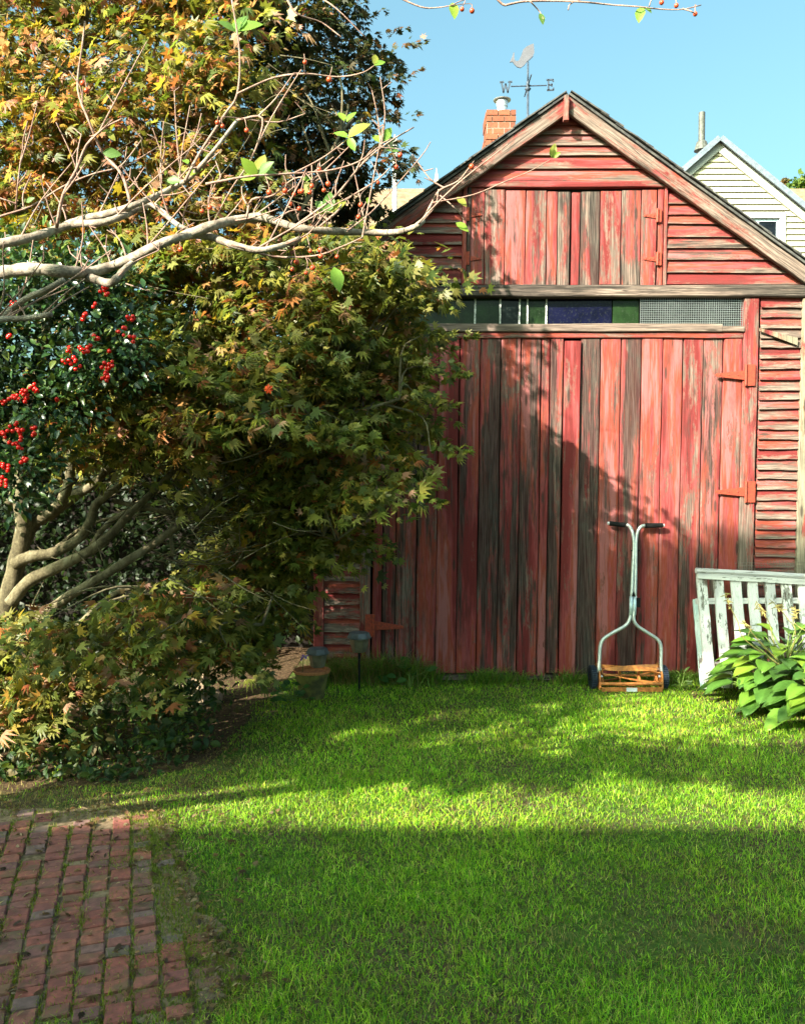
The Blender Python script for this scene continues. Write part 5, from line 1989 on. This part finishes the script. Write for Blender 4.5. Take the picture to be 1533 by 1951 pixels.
bm_ = berry_mesh(M['berry'], 'fruit')
fruit_spots = [(581, 118), (627, 151), (414, 233), (424, 240), (470, 248), (594, 354), (625, 350), (608, 323), (571, 365), (543, 363), (560, 370), (513, 366), (575, 364), (590, 366), (617, 362), (553, 388), (570, 397), (720, 347), (687, 390), (683, 413), (762, 295), (898, 317), (540, 351),
                (591, 478), (610, 476), (611, 488), (565, 499), (583, 520), (557, 513), (642, 489), (596, 510), (158, 158), (165, 172), (880, 17), (899, 20), (1324, 26), (1260, 4), (1288, 10), (385, 402), (400, 395), (344, 475), (755, 318)]
m = MB()
for (x, y) in fruit_spots:
    Y = 2.05 if y < 40 else 2.30 + rnd.uniform(-0.03, 0.05)
    c = W(x, y, Y)
    o = bpy.data.objects.new('fruit', bm_)
    col.objects.link(o)
    o.parent = crab
    s = rnd.uniform(3.8, 5.6) * Y / FPX
    o.matrix_local = Matrix.Translation(c - crab.location) @ Matrix.Rotation(rnd.uniform(0, 6), 4, 'Z') @ Matrix.Rotation(rnd.uniform(-0.6, 0.6), 4, 'X') @ Matrix.Scale(s, 4)
    up = c + Vector((rnd.uniform(-0.012, 0.012), rnd.uniform(-0.01, 0.01), rnd.uniform(0.025, 0.045)))
    if y > 40 or True:
        near = min(anchors, key=lambda q: (q[0] - up).length)[0]
        top = up if (near - up).length > 0.12 else near
        m.tube(smooth_path([c + Vector((0, 0, s * 0.8)), up.lerp(c, 0.4), top], 3), 0.0011, 4, False)
m.build('fruit_stalks', M['twig'], crab, kind='stuff')

# ------------------------------------------------------------------ holly with red berries
hc = W(60, 1404, 4.45)
holly = empty('holly_bush', (hc.x - 0.25, 4.45, 0), 'dark glossy holly bush with clusters of scarlet berries at the left edge', 'bush')
P_, D_, N_, S_, C_ = [], [], [], [], []
hpoly = [(-160, 470), (120, 500), (240, 520), (300, 600), (290, 690), (230, 740), (150, 790), (90, 880), (60, 930), (-160, 960)]
placed = []
while len(placed) < 95:
    px, py = rnd.uniform(-160, 300), rnd.uniform(470, 960)
    if not bool(in_poly(np.array([px]), np.array([py]), hpoly)[0]):
        continue
    placed.append((px, py))
    c = W(px, py, rnd.uniform(3.95, 4.5))
    k = 100
    b = ball(k)
    P_.append(np.array(c)[None, :] + b * 0.18)
    D_.append(b + rand_unit(k) * 0.6 + np.array([0, -0.2, 0.1]))
    N_.append(np.array([-0.2, -0.4, 0.8])[None, :] + rand_unit(k) * 0.6)
    S_.append(rng.uniform(0.032, 0.055, k))
    C_.append(pick([(0.016, 0.045, 0.016), (0.026, 0.062, 0.018), (0.05, 0.095, 0.02), (0.10, 0.14, 0.03)], k, [0.4, 0.3, 0.2, 0.1]))
P_, D_, N_, S_, C_ = map(np.concatenate, (P_, D_, N_, S_, C_))
leafy(holly, 'foliage', [oval_template(0.6, 0.16, 0.25), oval_template(0.5, 0.05, 0.4)], P_, D_, N_, S_, C_, M['glossleaf'], 0)
m = MB()
for i in range(5):
    e = W(rnd.uniform(-120, 120), rnd.uniform(520, 800), 4.3)
    q = smooth_path([(hc.x - 0.25 + rnd.uniform(-0.05, 0.05), 4.45, -0.02), (hc.x - 0.25 + rnd.uniform(-0.1, 0.1), 4.42, 0.7), e], 5)
    m.tube(q, lerp_list(0.022, 0.004, len(q)), 6)
m.build('stem', M['bark_dark'], holly, smooth=True)
hb = berry_mesh(M['hollyberry'])
for (x, y, n_, sp) in [(197, 553, 9, 10), (25, 584, 10, 12), (162, 602, 3, 7), (180, 582, 2, 8), (248, 605, 6, 8), (236, 625, 6, 10), (182, 643, 3, 6), (160, 600, 3, 6), (165, 665, 8, 10), (143, 690, 6, 10), (130, 665, 5, 8), (125, 685, 4, 7), (205, 695, 10, 11), (200, 712, 9, 9),
                       (18, 642, 3, 5), (68, 740, 7, 9), (50, 752, 8, 10), (28, 758, 7, 9), (2, 765, 5, 8), (12, 825, 10, 12), (34, 818, 8, 10), (64, 822, 8, 9), (36, 845, 8, 9), (8, 890, 8, 10), (8, 918, 6, 8), (46, 872, 4, 7), (108, 760, 2, 5), (255, 645, 2, 5), (210, 668, 2, 5)]:
    Y = 3.86
    for k in range(n_):
        c = W(x + rnd.gauss(0, sp * 0.55), y + rnd.gauss(0, sp * 0.55), Y + rnd.uniform(-0.02, 0.04))
        o = bpy.data.objects.new('berry', hb)
        col.objects.link(o)
        o.parent = holly
        o.matrix_local = Matrix.Translation(c - holly.location) @ Matrix.Scale(rnd.uniform(3.6, 4.8) * Y / FPX, 4)

# ------------------------------------------------------------------ dark backing hedge added behind the maple
hedge = empty('backing_hedge', (-2.6, 7.6, 0), 'dark backing hedge added behind the maple, deep shade put into its near-black leaves', 'hedge')
k = 15000
P_ = np.stack([rng.uniform(-6.0, -0.8, k), 7.2 + rng.random(k) ** 2 * 0.6, rng.random(k) ** 0.8 * 2.5], 1)
P_[:, 2] += 0.12 * np.sin(P_[:, 0] * 5)
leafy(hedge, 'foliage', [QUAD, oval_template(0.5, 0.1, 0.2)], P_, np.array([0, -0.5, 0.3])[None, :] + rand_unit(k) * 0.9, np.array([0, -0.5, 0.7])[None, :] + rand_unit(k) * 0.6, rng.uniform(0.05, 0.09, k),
      pick([(0.010, 0.022, 0.008), (0.015, 0.03, 0.010), (0.022, 0.038, 0.011)], k), M['leaf'], 0)  # near-black greens carry the deep shade behind the maple
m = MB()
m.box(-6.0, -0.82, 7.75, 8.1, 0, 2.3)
m.build('dark_core', M['shade_inside'], hedge)  # box coloured near-black as the shade inside the hedge

# ------------------------------------------------------------------ tree beyond the houses, upper right
def far_tree(label, px, py, Y, r, n, cs, nm='distant_tree'):
    c = W(px, py, Y)
    t = empty(nm, (c.x, Y, 0), label, 'tree', 'trees beyond the houses')
    P_, C_ = [], []
    for i in range(n):
        b = ball(1)[0] * np.array([r, r * 0.7, r * 0.8])
        q = np.array(c) + b
        k = 70
        P_.append(q[None, :] + ball(k) * r * 0.28)
        C_.append(pick(cs, k))
    P_, C_ = np.concatenate(P_), np.concatenate(C_)
    k = len(P_)
    leafy(t, 'crown', [QUAD], P_, rand_unit(k), np.array([-0.3, -0.4, 0.7])[None, :] + rand_unit(k) * 0.6, rng.uniform(0.12, 0.24, k), C_, M['leaf'], 0)
    m = MB()
    m.tube([(c.x, Y, 0), (c.x, Y, c.z * 0.6), (c.x, Y, c.z)], [0.25, 0.18, 0.05], 8)
    m.build('trunk', M['bark_dark'], t)


far_tree('green tree crown showing above the white house roof at the right edge', 1540, 378, 30, 1.15, 30, [(0.09, 0.15, 0.02), (0.14, 0.19, 0.03), (0.06, 0.11, 0.02)])
far_tree('reddish tree top just peeping over the white house rake', 1487, 362, 32, 0.45, 14, [(0.16, 0.09, 0.04), (0.12, 0.11, 0.03)])

# ------------------------------------------------------------------ shade tree left of the viewer, outside the frame
st = empty('shade_tree', (-6.0, -0.4, 0), 'broad leafy tree left of the viewer dappling the lawn', 'tree')
P_, S_ = [], []


def shade_on(X, Y, Z, r, k):
    """a clump standing where the light that would reach (X, Y, Z) passes through the crown"""
    yy = rnd.uniform(-1.2, 1.0)
    c = np.array([X + L.x / L.y * (yy - Y), yy, Z + L.z / L.y * (yy - Y)])
    P_.append(c[None, :] + ball(k) * np.array([r, r, r * 0.7]))
    S_.append(rng.uniform(0.06, 0.12, k))


for i in range(46):                       # heart of the crown: shades the foot of the right-hand door
    shade_on(rnd.uniform(1.25, 3.1), 6.4, rnd.uniform(0.05, 0.95), 0.30, 85)
for i in range(100):                      # looser skirts: dapple the lawn
    shade_on(rnd.uniform(-1.0, 3.4), rnd.uniform(4.22, 4.62), 0.0, rnd.uniform(0.12, 0.20), 55)
for i in range(34):
    shade_on(rnd.uniform(-0.8, 1.5), rnd.uniform(4.7, 6.2), 0.0, rnd.uniform(0.12, 0.22), 50)
P_, S_ = np.concatenate(P_), np.concatenate(S_)
k = len(P_)
leafy(st, 'crown', [OVAL], P_, rand_unit(k), np.array([-0.4, -0.4, 0.6])[None, :] + rand_unit(k) * 0.7, S_, pick(GREEN, k), M['leaf'], 0)
m = MB()
tp = Vector((-5.9, -0.4, 3.6))
m.tube(smooth_path([(-6.0, -0.4, -0.05), (-6.05, -0.4, 1.6), tp], 5), lerp_list(0.24, 0.15, 11), 12)
for i in range(14):
    e = Vector((rnd.uniform(-6.4, -3.4), rnd.uniform(-1.2, 1.2), rnd.uniform(4.2, 6.0)))
    q = smooth_path([tp, tp.lerp(e, 0.5) + Vector((0, 0, 0.15)), e], 4)
    m.tube(q, lerp_list(0.07, 0.015, len(q)), 7)
m.build('trunk', M['bark_dark'], st, smooth=True)

# ------------------------------------------------------------------ hostas
def hosta_mesh(seed, c):
    r = random.Random(seed)
    st = [(0.0, 0.10), (0.14, 0.62), (0.34, 0.98), (0.56, 0.92), (0.78, 0.52), (1.0, 0.0)]
    V, F = [], []
    wid = r.uniform(0.50, 0.62)
    dr = r.uniform(0.25, 0.6)
    tw_ = r.uniform(-0.08, 0.08)
    for i, (t, w) in enumerate(st):
        z = 0.14 * t - dr * t * t * 0.55
        a = w * wid / 2
        wv = 0.02 * math.sin(i * 2.3 + seed)
        V += [(-a + tw_ * t, t, z + 0.085 * w + wv), (-a * 0.5 + tw_ * t, t, z + 0.045 * w), (tw_ * t, t + 0.01, z), (a * 0.5 + tw_ * t, t, z + 0.045 * w), (a + tw_ * t, t, z + 0.085 * w - wv)]
    for i in range(len(st) - 1):
        for k in range(4):
            p = i * 5 + k
            F += [(p, p + 1, p + 6), (p, p + 6, p + 5)]
    V = np.array(V)
    C = np.repeat(np.array([c]), len(V), 0)
    C[2::5] *= 1.25
    return np_mesh('leaf', V, np.array(F), C, M['hosta'], True)


hcols = [(0.09, 0.19, 0.026), (0.12, 0.235, 0.028), (0.065, 0.15, 0.026), (0.18, 0.28, 0.03), (0.05, 0.115, 0.024)]
hms = [hosta_mesh(i, hcols[i % 5]) for i in range(10)]


def hosta(cx, cy, rad, ht, n, label, seed):
    r = random.Random(seed)
    h = empty('hosta', (cx, cy, 0), label, 'plant', 'hostas by the picket panel')
    m = MB()
    for i in range(n):
        a = i * 2.39996 + r.uniform(-0.3, 0.3)
        t = ((i + 0.5) / n) ** 0.6
        el = (1 - t)                                  # inner leaves stand, outer leaves hang
        d = Vector((math.cos(a), math.sin(a), 0))
        p = Vector((cx, cy, 0)) + d * (rad * (0.18 + 0.60 * t)) + Vector((0, 0, ht * (0.16 + 0.80 * el ** 0.75) + r.uniform(-0.02, 0.03)))
        dr = d * (0.85 + 0.2 * t) + Vector((r.uniform(-0.25, 0.25), r.uniform(-0.25, 0.25), 0.30 * el - 0.32 * t))
        nrm = Vector((-d.x * 0.2, -d.y * 0.2 - 0.15, 1.0))
        s = r.uniform(0.16, 0.235) * (0.8 + 0.35 * t)
        put_leaf(h, hms, p, dr, nrm, s)
        q = smooth_path([(cx + d.x * 0.03, cy + d.y * 0.03, 0.0), Vector((cx, cy, 0)) + d * rad * 0.15 * t + Vector((0, 0, p.z * 0.6)), p], 3)
        m.tube(q, lerp_list(0.006, 0.004, len(q)), 5, False)
    m.build('stalks', M['hstem'], h, smooth=True, kind='stuff')
    return h


M['hstem'] = simple('pale_green_stalk', (0.16, 0.24, 0.05), 0.5, var=0.3)
M['dryseed'] = simple('straw_seed_head', (0.36, 0.30, 0.10), 0.7, var=0.35, scale=40)
h1 = hosta(2.60, 5.66, 0.48, 0.56, 110, 'bright green hosta spreading in front of the white picket panel', 3)
h2 = hosta(2.72, 5.26, 0.46, 0.42, 100, 'broad hosta nearest the lawn at the right edge', 5)
h3 = hosta(3.18, 5.55, 0.48, 0.58, 75, 'hosta half out of frame at the right edge', 8)
for (pts, h) in [([(1420, 1220), (1405, 1185), (1390, 1155), (1380, 1130)], h1), ([(1474, 1225), (1466, 1190), (1452, 1165), (1440, 1145)], h1), ([(1515, 1205), (1500, 1180), (1485, 1160), (1465, 1142)], h1), ([(1522, 1195), (1518, 1175), (1514, 1160)], h3), ([(1440, 1215), (1428, 1200), (1418, 1185)], h1)]:
    m = MB()
    Y = 5.58
    P3 = smooth_path([(h.location.x, h.location.y, 0.25)] + [W(x, y, Y) for x, y in pts], 4)
    m.tube(P3, lerp_list(0.004, 0.002, len(P3)), 5, False)
    fs = m.build('flower_stalk', M['dryseed'], h, smooth=True)
    m = MB()
    for k in range(14):
        c = P3[-1].lerp(P3[-6], rnd.random())
        d = Vector((rnd.uniform(-1, 1), rnd.uniform(-1, 1), rnd.uniform(-0.9, 0.5))).normalized()
        m.tube([c, c + d * 0.018, c + d * rnd.uniform(0.03, 0.05)], [0.0012, 0.0042, 0.001], 5, False)
    m.build('seed_pods', M['dryseed'], fs, kind='stuff')

# ------------------------------------------------------------------ low plants of the bed
def low_mass(name, n, area, zr, cs, sizes, label, cat, tpl=OVAL, mat='leaf', thing=False):
    pos = np.stack([rng.uniform(area[0], area[1], n), rng.uniform(area[2], area[3], n), rng.uniform(zr[0], zr[1], n)], 1)
    return pos


n = 5200
gx, gy = rng.uniform(-3.2, -0.95, n), rng.uniform(4.12, 5.5, n)
keep = in_poly(gx, gy, bed_poly) & (gx < -1.12 + 0.1 * np.sin(gy * 7)) & (np.sin(gx * 5.0 + 1) + np.sin(gy * 6.0) > -0.9)
gx, gy = gx[keep], gy[keep]
n = len(gx)
hmax = np.clip((gy - 4.1) * 0.5, 0.06, 0.34)
P_ = np.stack([gx, gy, rng.random(n) * hmax + 0.01], 1)
o = leafy(None, 'ground_cover', [OVAL, oval_template(0.7, 0.1, 0.35), oval_template(0.35, 0.1, 0.5)], P_, np.array([0, -0.3, 0.15])[None, :] + rand_unit(n) * 0.9, np.array([0, -0.4, 0.8])[None, :] + rand_unit(n) * 0.5, rng.uniform(0.022, 0.062, n),
          pick([(0.022, 0.05, 0.014), (0.035, 0.075, 0.018), (0.07, 0.10, 0.02), (0.12, 0.10, 0.04)], n, [0.35, 0.35, 0.2, 0.1]), M['leaf'], 0)
tag(o, 'low dark leafy ground cover under the maple', 'ground cover', kind='stuff')

# upright broad leaves at the edge of the bed and other single plants
def leaf_plant(name, px, py, Y, n, ht, size, cs, label, cat, wid=0.3, spread=0.5, seed=1):
    r = random.Random(seed)
    c = W(px, py, Y)
    pl_ = empty(name, (c.x, Y, 0), label, cat)
    tv, tf = oval_template(wid, 0.1, 0.18)
    ms = [np_mesh('leaf', tv, tf, np.repeat(np.array([cc]), len(tv), 0), M['leaf'], True) for cc in cs]
    m = MB()
    for i in range(n):
        a = r.uniform(0, 6.283)
        d = Vector((math.cos(a), math.sin(a), 0))
        zz = ht * r.uniform(0.1, 0.75)
        p = Vector((c.x, Y, zz)) + d * spread * r.random() * ht
        put_leaf(pl_, ms, p, d * spread + Vector((0, 0, r.uniform(0.5, 1.1) if spread < 0.4 else r.uniform(-0.1, 0.6))), Vector((-d.x * 0.3, -0.6, 0.7)), size * r.uniform(0.7, 1.2))
        q = [Vector((c.x, Y, 0)), Vector((c.x, Y, zz * 0.6)) + d * 0.02, p]
        m.tube(q, [0.003, 0.0025, 0.002], 4, False)
    m.build('stems', M['hstem'], pl_, kind='stuff')
    return pl_


leaf_plant('canna_plant', 298, 1398, 4.95, 9, 0.13, 0.17, [(0.05, 0.08, 0.02), (0.10, 0.09, 0.02), (0.28, 0.13, 0.03)], 'upright leaved plant with orange tips at the edge of the bed', 'plant', 0.26, 0.25, 2)
leaf_plant('bright_seedling', 305, 1425, 4.72, 26, 0.24, 0.05, [(0.13, 0.24, 0.03), (0.18, 0.29, 0.03)], 'light green leafy seedling in front of the upright plant', 'plant', 0.5, 0.7, 3)
leaf_plant('broad_weed', 782, 1300, 6.18, 13, 0.22, 0.10, [(0.05, 0.13, 0.025), (0.07, 0.17, 0.03)], 'broad leaved green weed at the foot of the left door', 'weed', 0.65, 0.8, 4)
leaf_plant('slim_weed', 1296, 1310, 6.18, 12, 0.18, 0.06, [(0.09, 0.16, 0.03), (0.13, 0.20, 0.04)], 'slim weed between the mower wheel and the pale blue board', 'weed', 0.35, 0.5, 5)
leaf_plant('broad_weed', 560, 1320, 5.75, 26, 0.16, 0.055, [(0.04, 0.11, 0.025), (0.06, 0.14, 0.03)], 'round leaved plant at the foot of the clay pot', 'weed', 0.8, 1.1, 6)
leaf_plant('bed_plant', 250, 1290, 5.2, 9, 0.55, 0.16, [(0.05, 0.10, 0.02), (0.09, 0.15, 0.03)], 'tall broad leaved plant rising among the lower maple leaves', 'plant', 0.45, 0.4, 9)

# ------------------------------------------------------------------ grass
def blades(x, y, h, w, lean, C):
    n = len(x)
    a = rng.uniform(0, 2 * np.pi, n)
    ca, sa = np.cos(a), np.sin(a)
    b = rng.uniform(0, 2 * np.pi, n)
    lx, ly = np.cos(b) * lean * h, np.sin(b) * lean * h
    z0 = np.zeros(n) - 0.002
    V = np.empty((n, 5, 3), np.float32)
    hw = w / 2
    V[:, 0] = np.stack([x - ca * hw, y - sa * hw, z0], 1)
    V[:, 1] = np.stack([x + ca * hw, y + sa * hw, z0], 1)
    V[:, 2] = np.stack([x - ca * hw * 0.8 + lx * 0.35, y - sa * hw * 0.8 + ly * 0.35, h * 0.55], 1)
    V[:, 3] = np.stack([x + ca * hw * 0.8 + lx * 0.35, y + sa * hw * 0.8 + ly * 0.35, h * 0.55], 1)
    V[:, 4] = np.stack([x + lx, y + ly, h * np.clip(1 - lean * 0.25, 0.4, 1)], 1)
    F = np.array([(0, 1, 3), (0, 3, 2), (2, 3, 4)])
    F = (F[None] + (np.arange(n) * 5)[:, None, None]).reshape(-1, 3)
    sh = np.ones(5)
    CC = C[:, None, :] * sh[None, :, None]
    return V.reshape(-1, 3), F, CC.reshape(-1, 3)


def fbm(x, y, s, seed):
    r = np.random.default_rng(seed)
    out = np.zeros_like(x)
    amp = 1.0
    for o_ in range(4):
        for q in range(3):
            th_ = r.uniform(0, 6.283)
            out += amp * np.sin((x * math.cos(th_) + y * math.sin(th_)) * s * (1 + 0.35 * q) + r.uniform(0, 6.283)) / 3
        amp *= 0.55
        s *= 2.1
    return out


GX, GY = [], []
for (y0, y1, dens, xr) in ((1.7, 2.6, 24000, (-1.6, 1.7)), (2.6, 3.4, 19500, (-2.0, 2.2)), (3.4, 4.3, 14000, (-2.5, 2.8)), (4.3, 5.3, 10000, (-3.0, 3.6)), (5.3, 6.37, 8000, (-3.3, 4.0))):
    n = int((xr[1] - xr[0]) * (y1 - y0) * dens)
    GX.append(rng.uniform(xr[0], xr[1], n))
    GY.append(rng.uniform(y0, y1, n))
x, y = np.concatenate(GX), np.concatenate(GY)
f1, f2 = fbm(x, y, 2.2, 5), fbm(x, y, 6.0, 9)
inpath = in_poly(x + 0.045 * f2, y + 0.02 * f1, path_poly)
inbed = in_poly(x + 0.10 * f2, y + 0.05 * f1, bed_poly)
wear = np.exp(-(((x - 0.80) / 0.45) ** 2 + ((y - 2.70) / 0.15) ** 2)) * 1.0 * np.clip(0.75 + 0.5 * f2, 0.2, 1.2)          # worn patch near the viewer
wear += np.exp(-(((x + 1.0) / 0.28) ** 2 + ((y - 4.55) / 0.35) ** 2)) * 0.9           # bare patch at the bed
wear += np.exp(-(((x + 1.75) / 0.6) ** 2 + ((y - 3.98) / 0.22) ** 2)) * 0.75
wear += np.exp(-(((x + 0.72) / 0.16) ** 2 + ((y - 2.75) / 0.4) ** 2)) * 0.45         # thin rim beside the bricks
f4 = fbm(x, y, 17.0, 41)
rim = in_poly(x - 0.09 - 0.07 * f2 - 0.06 * f4, y, path_poly) & ~inpath
wear += np.where(rim, 0.42, 0.0)
rim2 = in_poly(x, y - 0.14 - 0.05 * f2, path_poly) & ~inpath
wear += np.where(rim2, 0.7, 0.0)
p = np.clip(0.95 + 0.1 * f1, 0.3, 1) * (1 - 0.80 * np.clip(wear, 0, 1))
p = np.where(inpath, 0.0, p)
p = np.where(inbed, 0.10, p)
p = np.where((y > YF - 0.04) & (x > XL) & (x < XR), 0, p)
keep = rng.random(len(x)) < p
x, y, f1, f2, wear, inbed = x[keep], y[keep], f1[keep], f2[keep], wear[keep], inbed[keep]
n = len(x)
h = (0.014 + 0.022 * rng.random(n) ** 1.3 + 0.010 * f2 + 0.008 * f1) * (1 - 0.45 * np.clip(wear, 0, 1))
h = np.where((x > 1.44) & (x < 1.88) & (y > 5.93), h * 0.4, h)
h = np.clip(h, 0.012, 0.08)
w = (0.0017 + 0.0013 * rng.random(n)) * np.clip(0.55 + y / 5.5, 1.0, 1.75)
lean = np.abs(rng.normal(0.85, 0.6, n))
C = pick([(0.165, 0.39, 0.014), (0.25, 0.49, 0.016), (0.05, 0.16, 0.016), (0.40, 0.60, 0.045), (0.48, 0.52, 0.13)], n, [0.27, 0.25, 0.26, 0.16, 0.06])
dry = rng.random(n) < np.clip(0.08 + 0.80 * wear + 0.10 * (f1 > 0.6), 0, 0.9)
C = np.where(dry[:, None], pick([(0.30, 0.24, 0.09), (0.24, 0.19, 0.06), (0.20, 0.20, 0.05)], n), C)
f3 = fbm(x, y, 13.0, 21)
C *= (1 + 0.20 * f1 + 0.16 * f3)[:, None]
yel = np.clip(0.5 + 0.6 * fbm(x, y, 3.1, 31), 0, 1)[:, None]
C = C * (1 - yel + yel * np.array([1.15, 1.02, 1.05]))
V, F, CC = blades(x, y, h, w, lean, C)
go = bpy.data.objects.new('grass', np_mesh('grass', V, F, CC, M['grass']))
col.objects.link(go)
tag(go, 'short green lawn grass in front of the barn', 'grass', kind='stuff')

# long unmown grass along the foot of the barn
n = 9500
x = rng.uniform(-0.75, 2.45, n)
dn = fbm(x, x * 0, 4.0, 3)
y = 6.36 - np.abs(rng.normal(0, 0.055, n))
k = (dn + rng.normal(0, 0.3, n) > -0.35)
x, y, dn = x[k], y[k], dn[k]
n = len(x)
lf = np.exp(-((x + 0.28) / 0.45) ** 2)
h = rng.uniform(0.06, 0.19, n) * (1 + 0.4 * dn) + lf * rng.uniform(0, 0.16, n)
h = np.clip(h, 0.04, 0.34) * np.where((x > 1.3), 0.55, 1.0)
C = pick([(0.08, 0.18, 0.02), (0.12, 0.24, 0.025), (0.17, 0.28, 0.03)], n)
dry = rng.random(n) < (0.12 + 0.5 * lf)
C = np.where(dry[:, None], pick([(0.26, 0.21, 0.08), (0.18, 0.17, 0.05)], n), C)
V, F, CC = blades(x, y, h, rng.uniform(0.004, 0.0075, n), np.abs(rng.normal(0.75, 0.35, n)), C)
go = bpy.data.objects.new('long_grass', np_mesh('long_grass', V, F, CC, M['grass']))
col.objects.link(go)
tag(go, 'long unmown grass along the foot of the barn doors', 'grass', kind='stuff')

# moss and grass tufts in the joints of the path
X_, Y_ = [], []
for (jx, jy, yy) in joints:
    dens = 42 if rnd.random() < 0.55 else 8
    for q in range(dens):
        X_.append(jx + rnd.gauss(0, 0.005) - pv.x * rnd.uniform(-0.04, 0.04) * -1)
        Y_.append(jy + rnd.gauss(0, 0.007) + pv.y * rnd.uniform(-0.04, 0.04))
for q in range(5200):                       # rim of the path and its grassy patches
    a = rnd.random()
    i = rnd.randint(1, 8)
    ex, ey = path_poly[i]
    fx_, fy_ = path_poly[i + 1] if i + 1 < len(path_poly) else path_poly[0]
    t = rnd.random()
    X_.append(ex + (fx_ - ex) * t + rnd.gauss(-0.03, 0.05))
    Y_.append(ey + (fy_ - ey) * t + rnd.gauss(0, 0.035))
for (cx, cy, s, q) in ((-1.10, 3.25, 0.07, 420), (-0.85, 2.36, 0.10, 600), (-1.02, 3.42, 0.05, 260), (-0.75, 2.62, 0.06, 300), (-1.45, 2.42, 0.05, 150), (-1.17, 2.47, 0.03, 120)):
    for _ in range(q):
        X_.append(rnd.gauss(cx, s))
        Y_.append(rnd.gauss(cy, s * 0.8))
x, y = np.array(X_), np.array(Y_)
n = len(x)
h = rng.uniform(0.018, 0.036, n)
C = pick([(0.15, 0.20, 0.014), (0.21, 0.25, 0.015), (0.11, 0.18, 0.02), (0.26, 0.22, 0.07)], n, [0.35, 0.25, 0.2, 0.2])
V, F, CC = blades(x, y, h, rng.uniform(0.002, 0.004, n), np.abs(rng.normal(0.6, 0.4, n)), C)
go = bpy.data.objects.new('moss', np_mesh('moss', V, F, CC, M['grass']))
col.objects.link(go)
tag(go, 'moss and grass tufts growing in the brick joints', 'moss', kind='stuff')

# leaf litter: dry scraps on the bricks, the bed and the lawn
n = 2560
x = np.concatenate([rng.uniform(-2.2, -0.55, 1800), rng.uniform(-3.0, -0.9, 700), rng.uniform(-1.0, 2.0, 60)])
x[-22:] = rng.uniform(-0.4, 1.6, 22)
x[1300:1800] = 99.0
y = np.concatenate([rng.uniform(2.25, 3.9, 1800), rng.uniform(3.75, 4.7, 700), rng.uniform(3.8, 5.8, 60)])
for q in range(1300, 1800):                # a drift of litter along the ragged rim of the path
    i = rnd.choice([1, 2, 3, 4, 5, 6, 7, 8, 8, 8])
    (ax, ay), (bx_, by_) = path_poly[i], path_poly[i + 1]
    t = rnd.random()
    x[q], y[q] = ax + (bx_ - ax) * t + abs(rnd.gauss(0, 0.06)), ay + (by_ - ay) * t + rnd.gauss(0.03 if i == 8 else 0, 0.05)
z = np.where(y < 3.75, 0.026, 0.022) + np.where((x > -0.9) & (y > 3.9), 0.035, 0.0)
P_ = np.stack([x, y, z], 1)
o = leafy(None, 'leaf_litter', [MAPLE_B, OVAL, quad_template(0.35)], P_, np.stack([rng.normal(size=n), rng.normal(size=n), 0.25 * rng.normal(size=n)], 1), np.array([0, 0, 1.0])[None, :] + rand_unit(n) * 0.35, 0.007 + 0.026 * rng.random(n) ** 2.2,
          pick([(0.16, 0.09, 0.045), (0.28, 0.17, 0.085), (0.36, 0.26, 0.16), (0.07, 0.045, 0.03)], n, [0.35, 0.3, 0.15, 0.2]), M['leaf'], 0)
tag(o, 'dry leaf litter scattered on path and bed', 'leaf litter', kind='stuff')
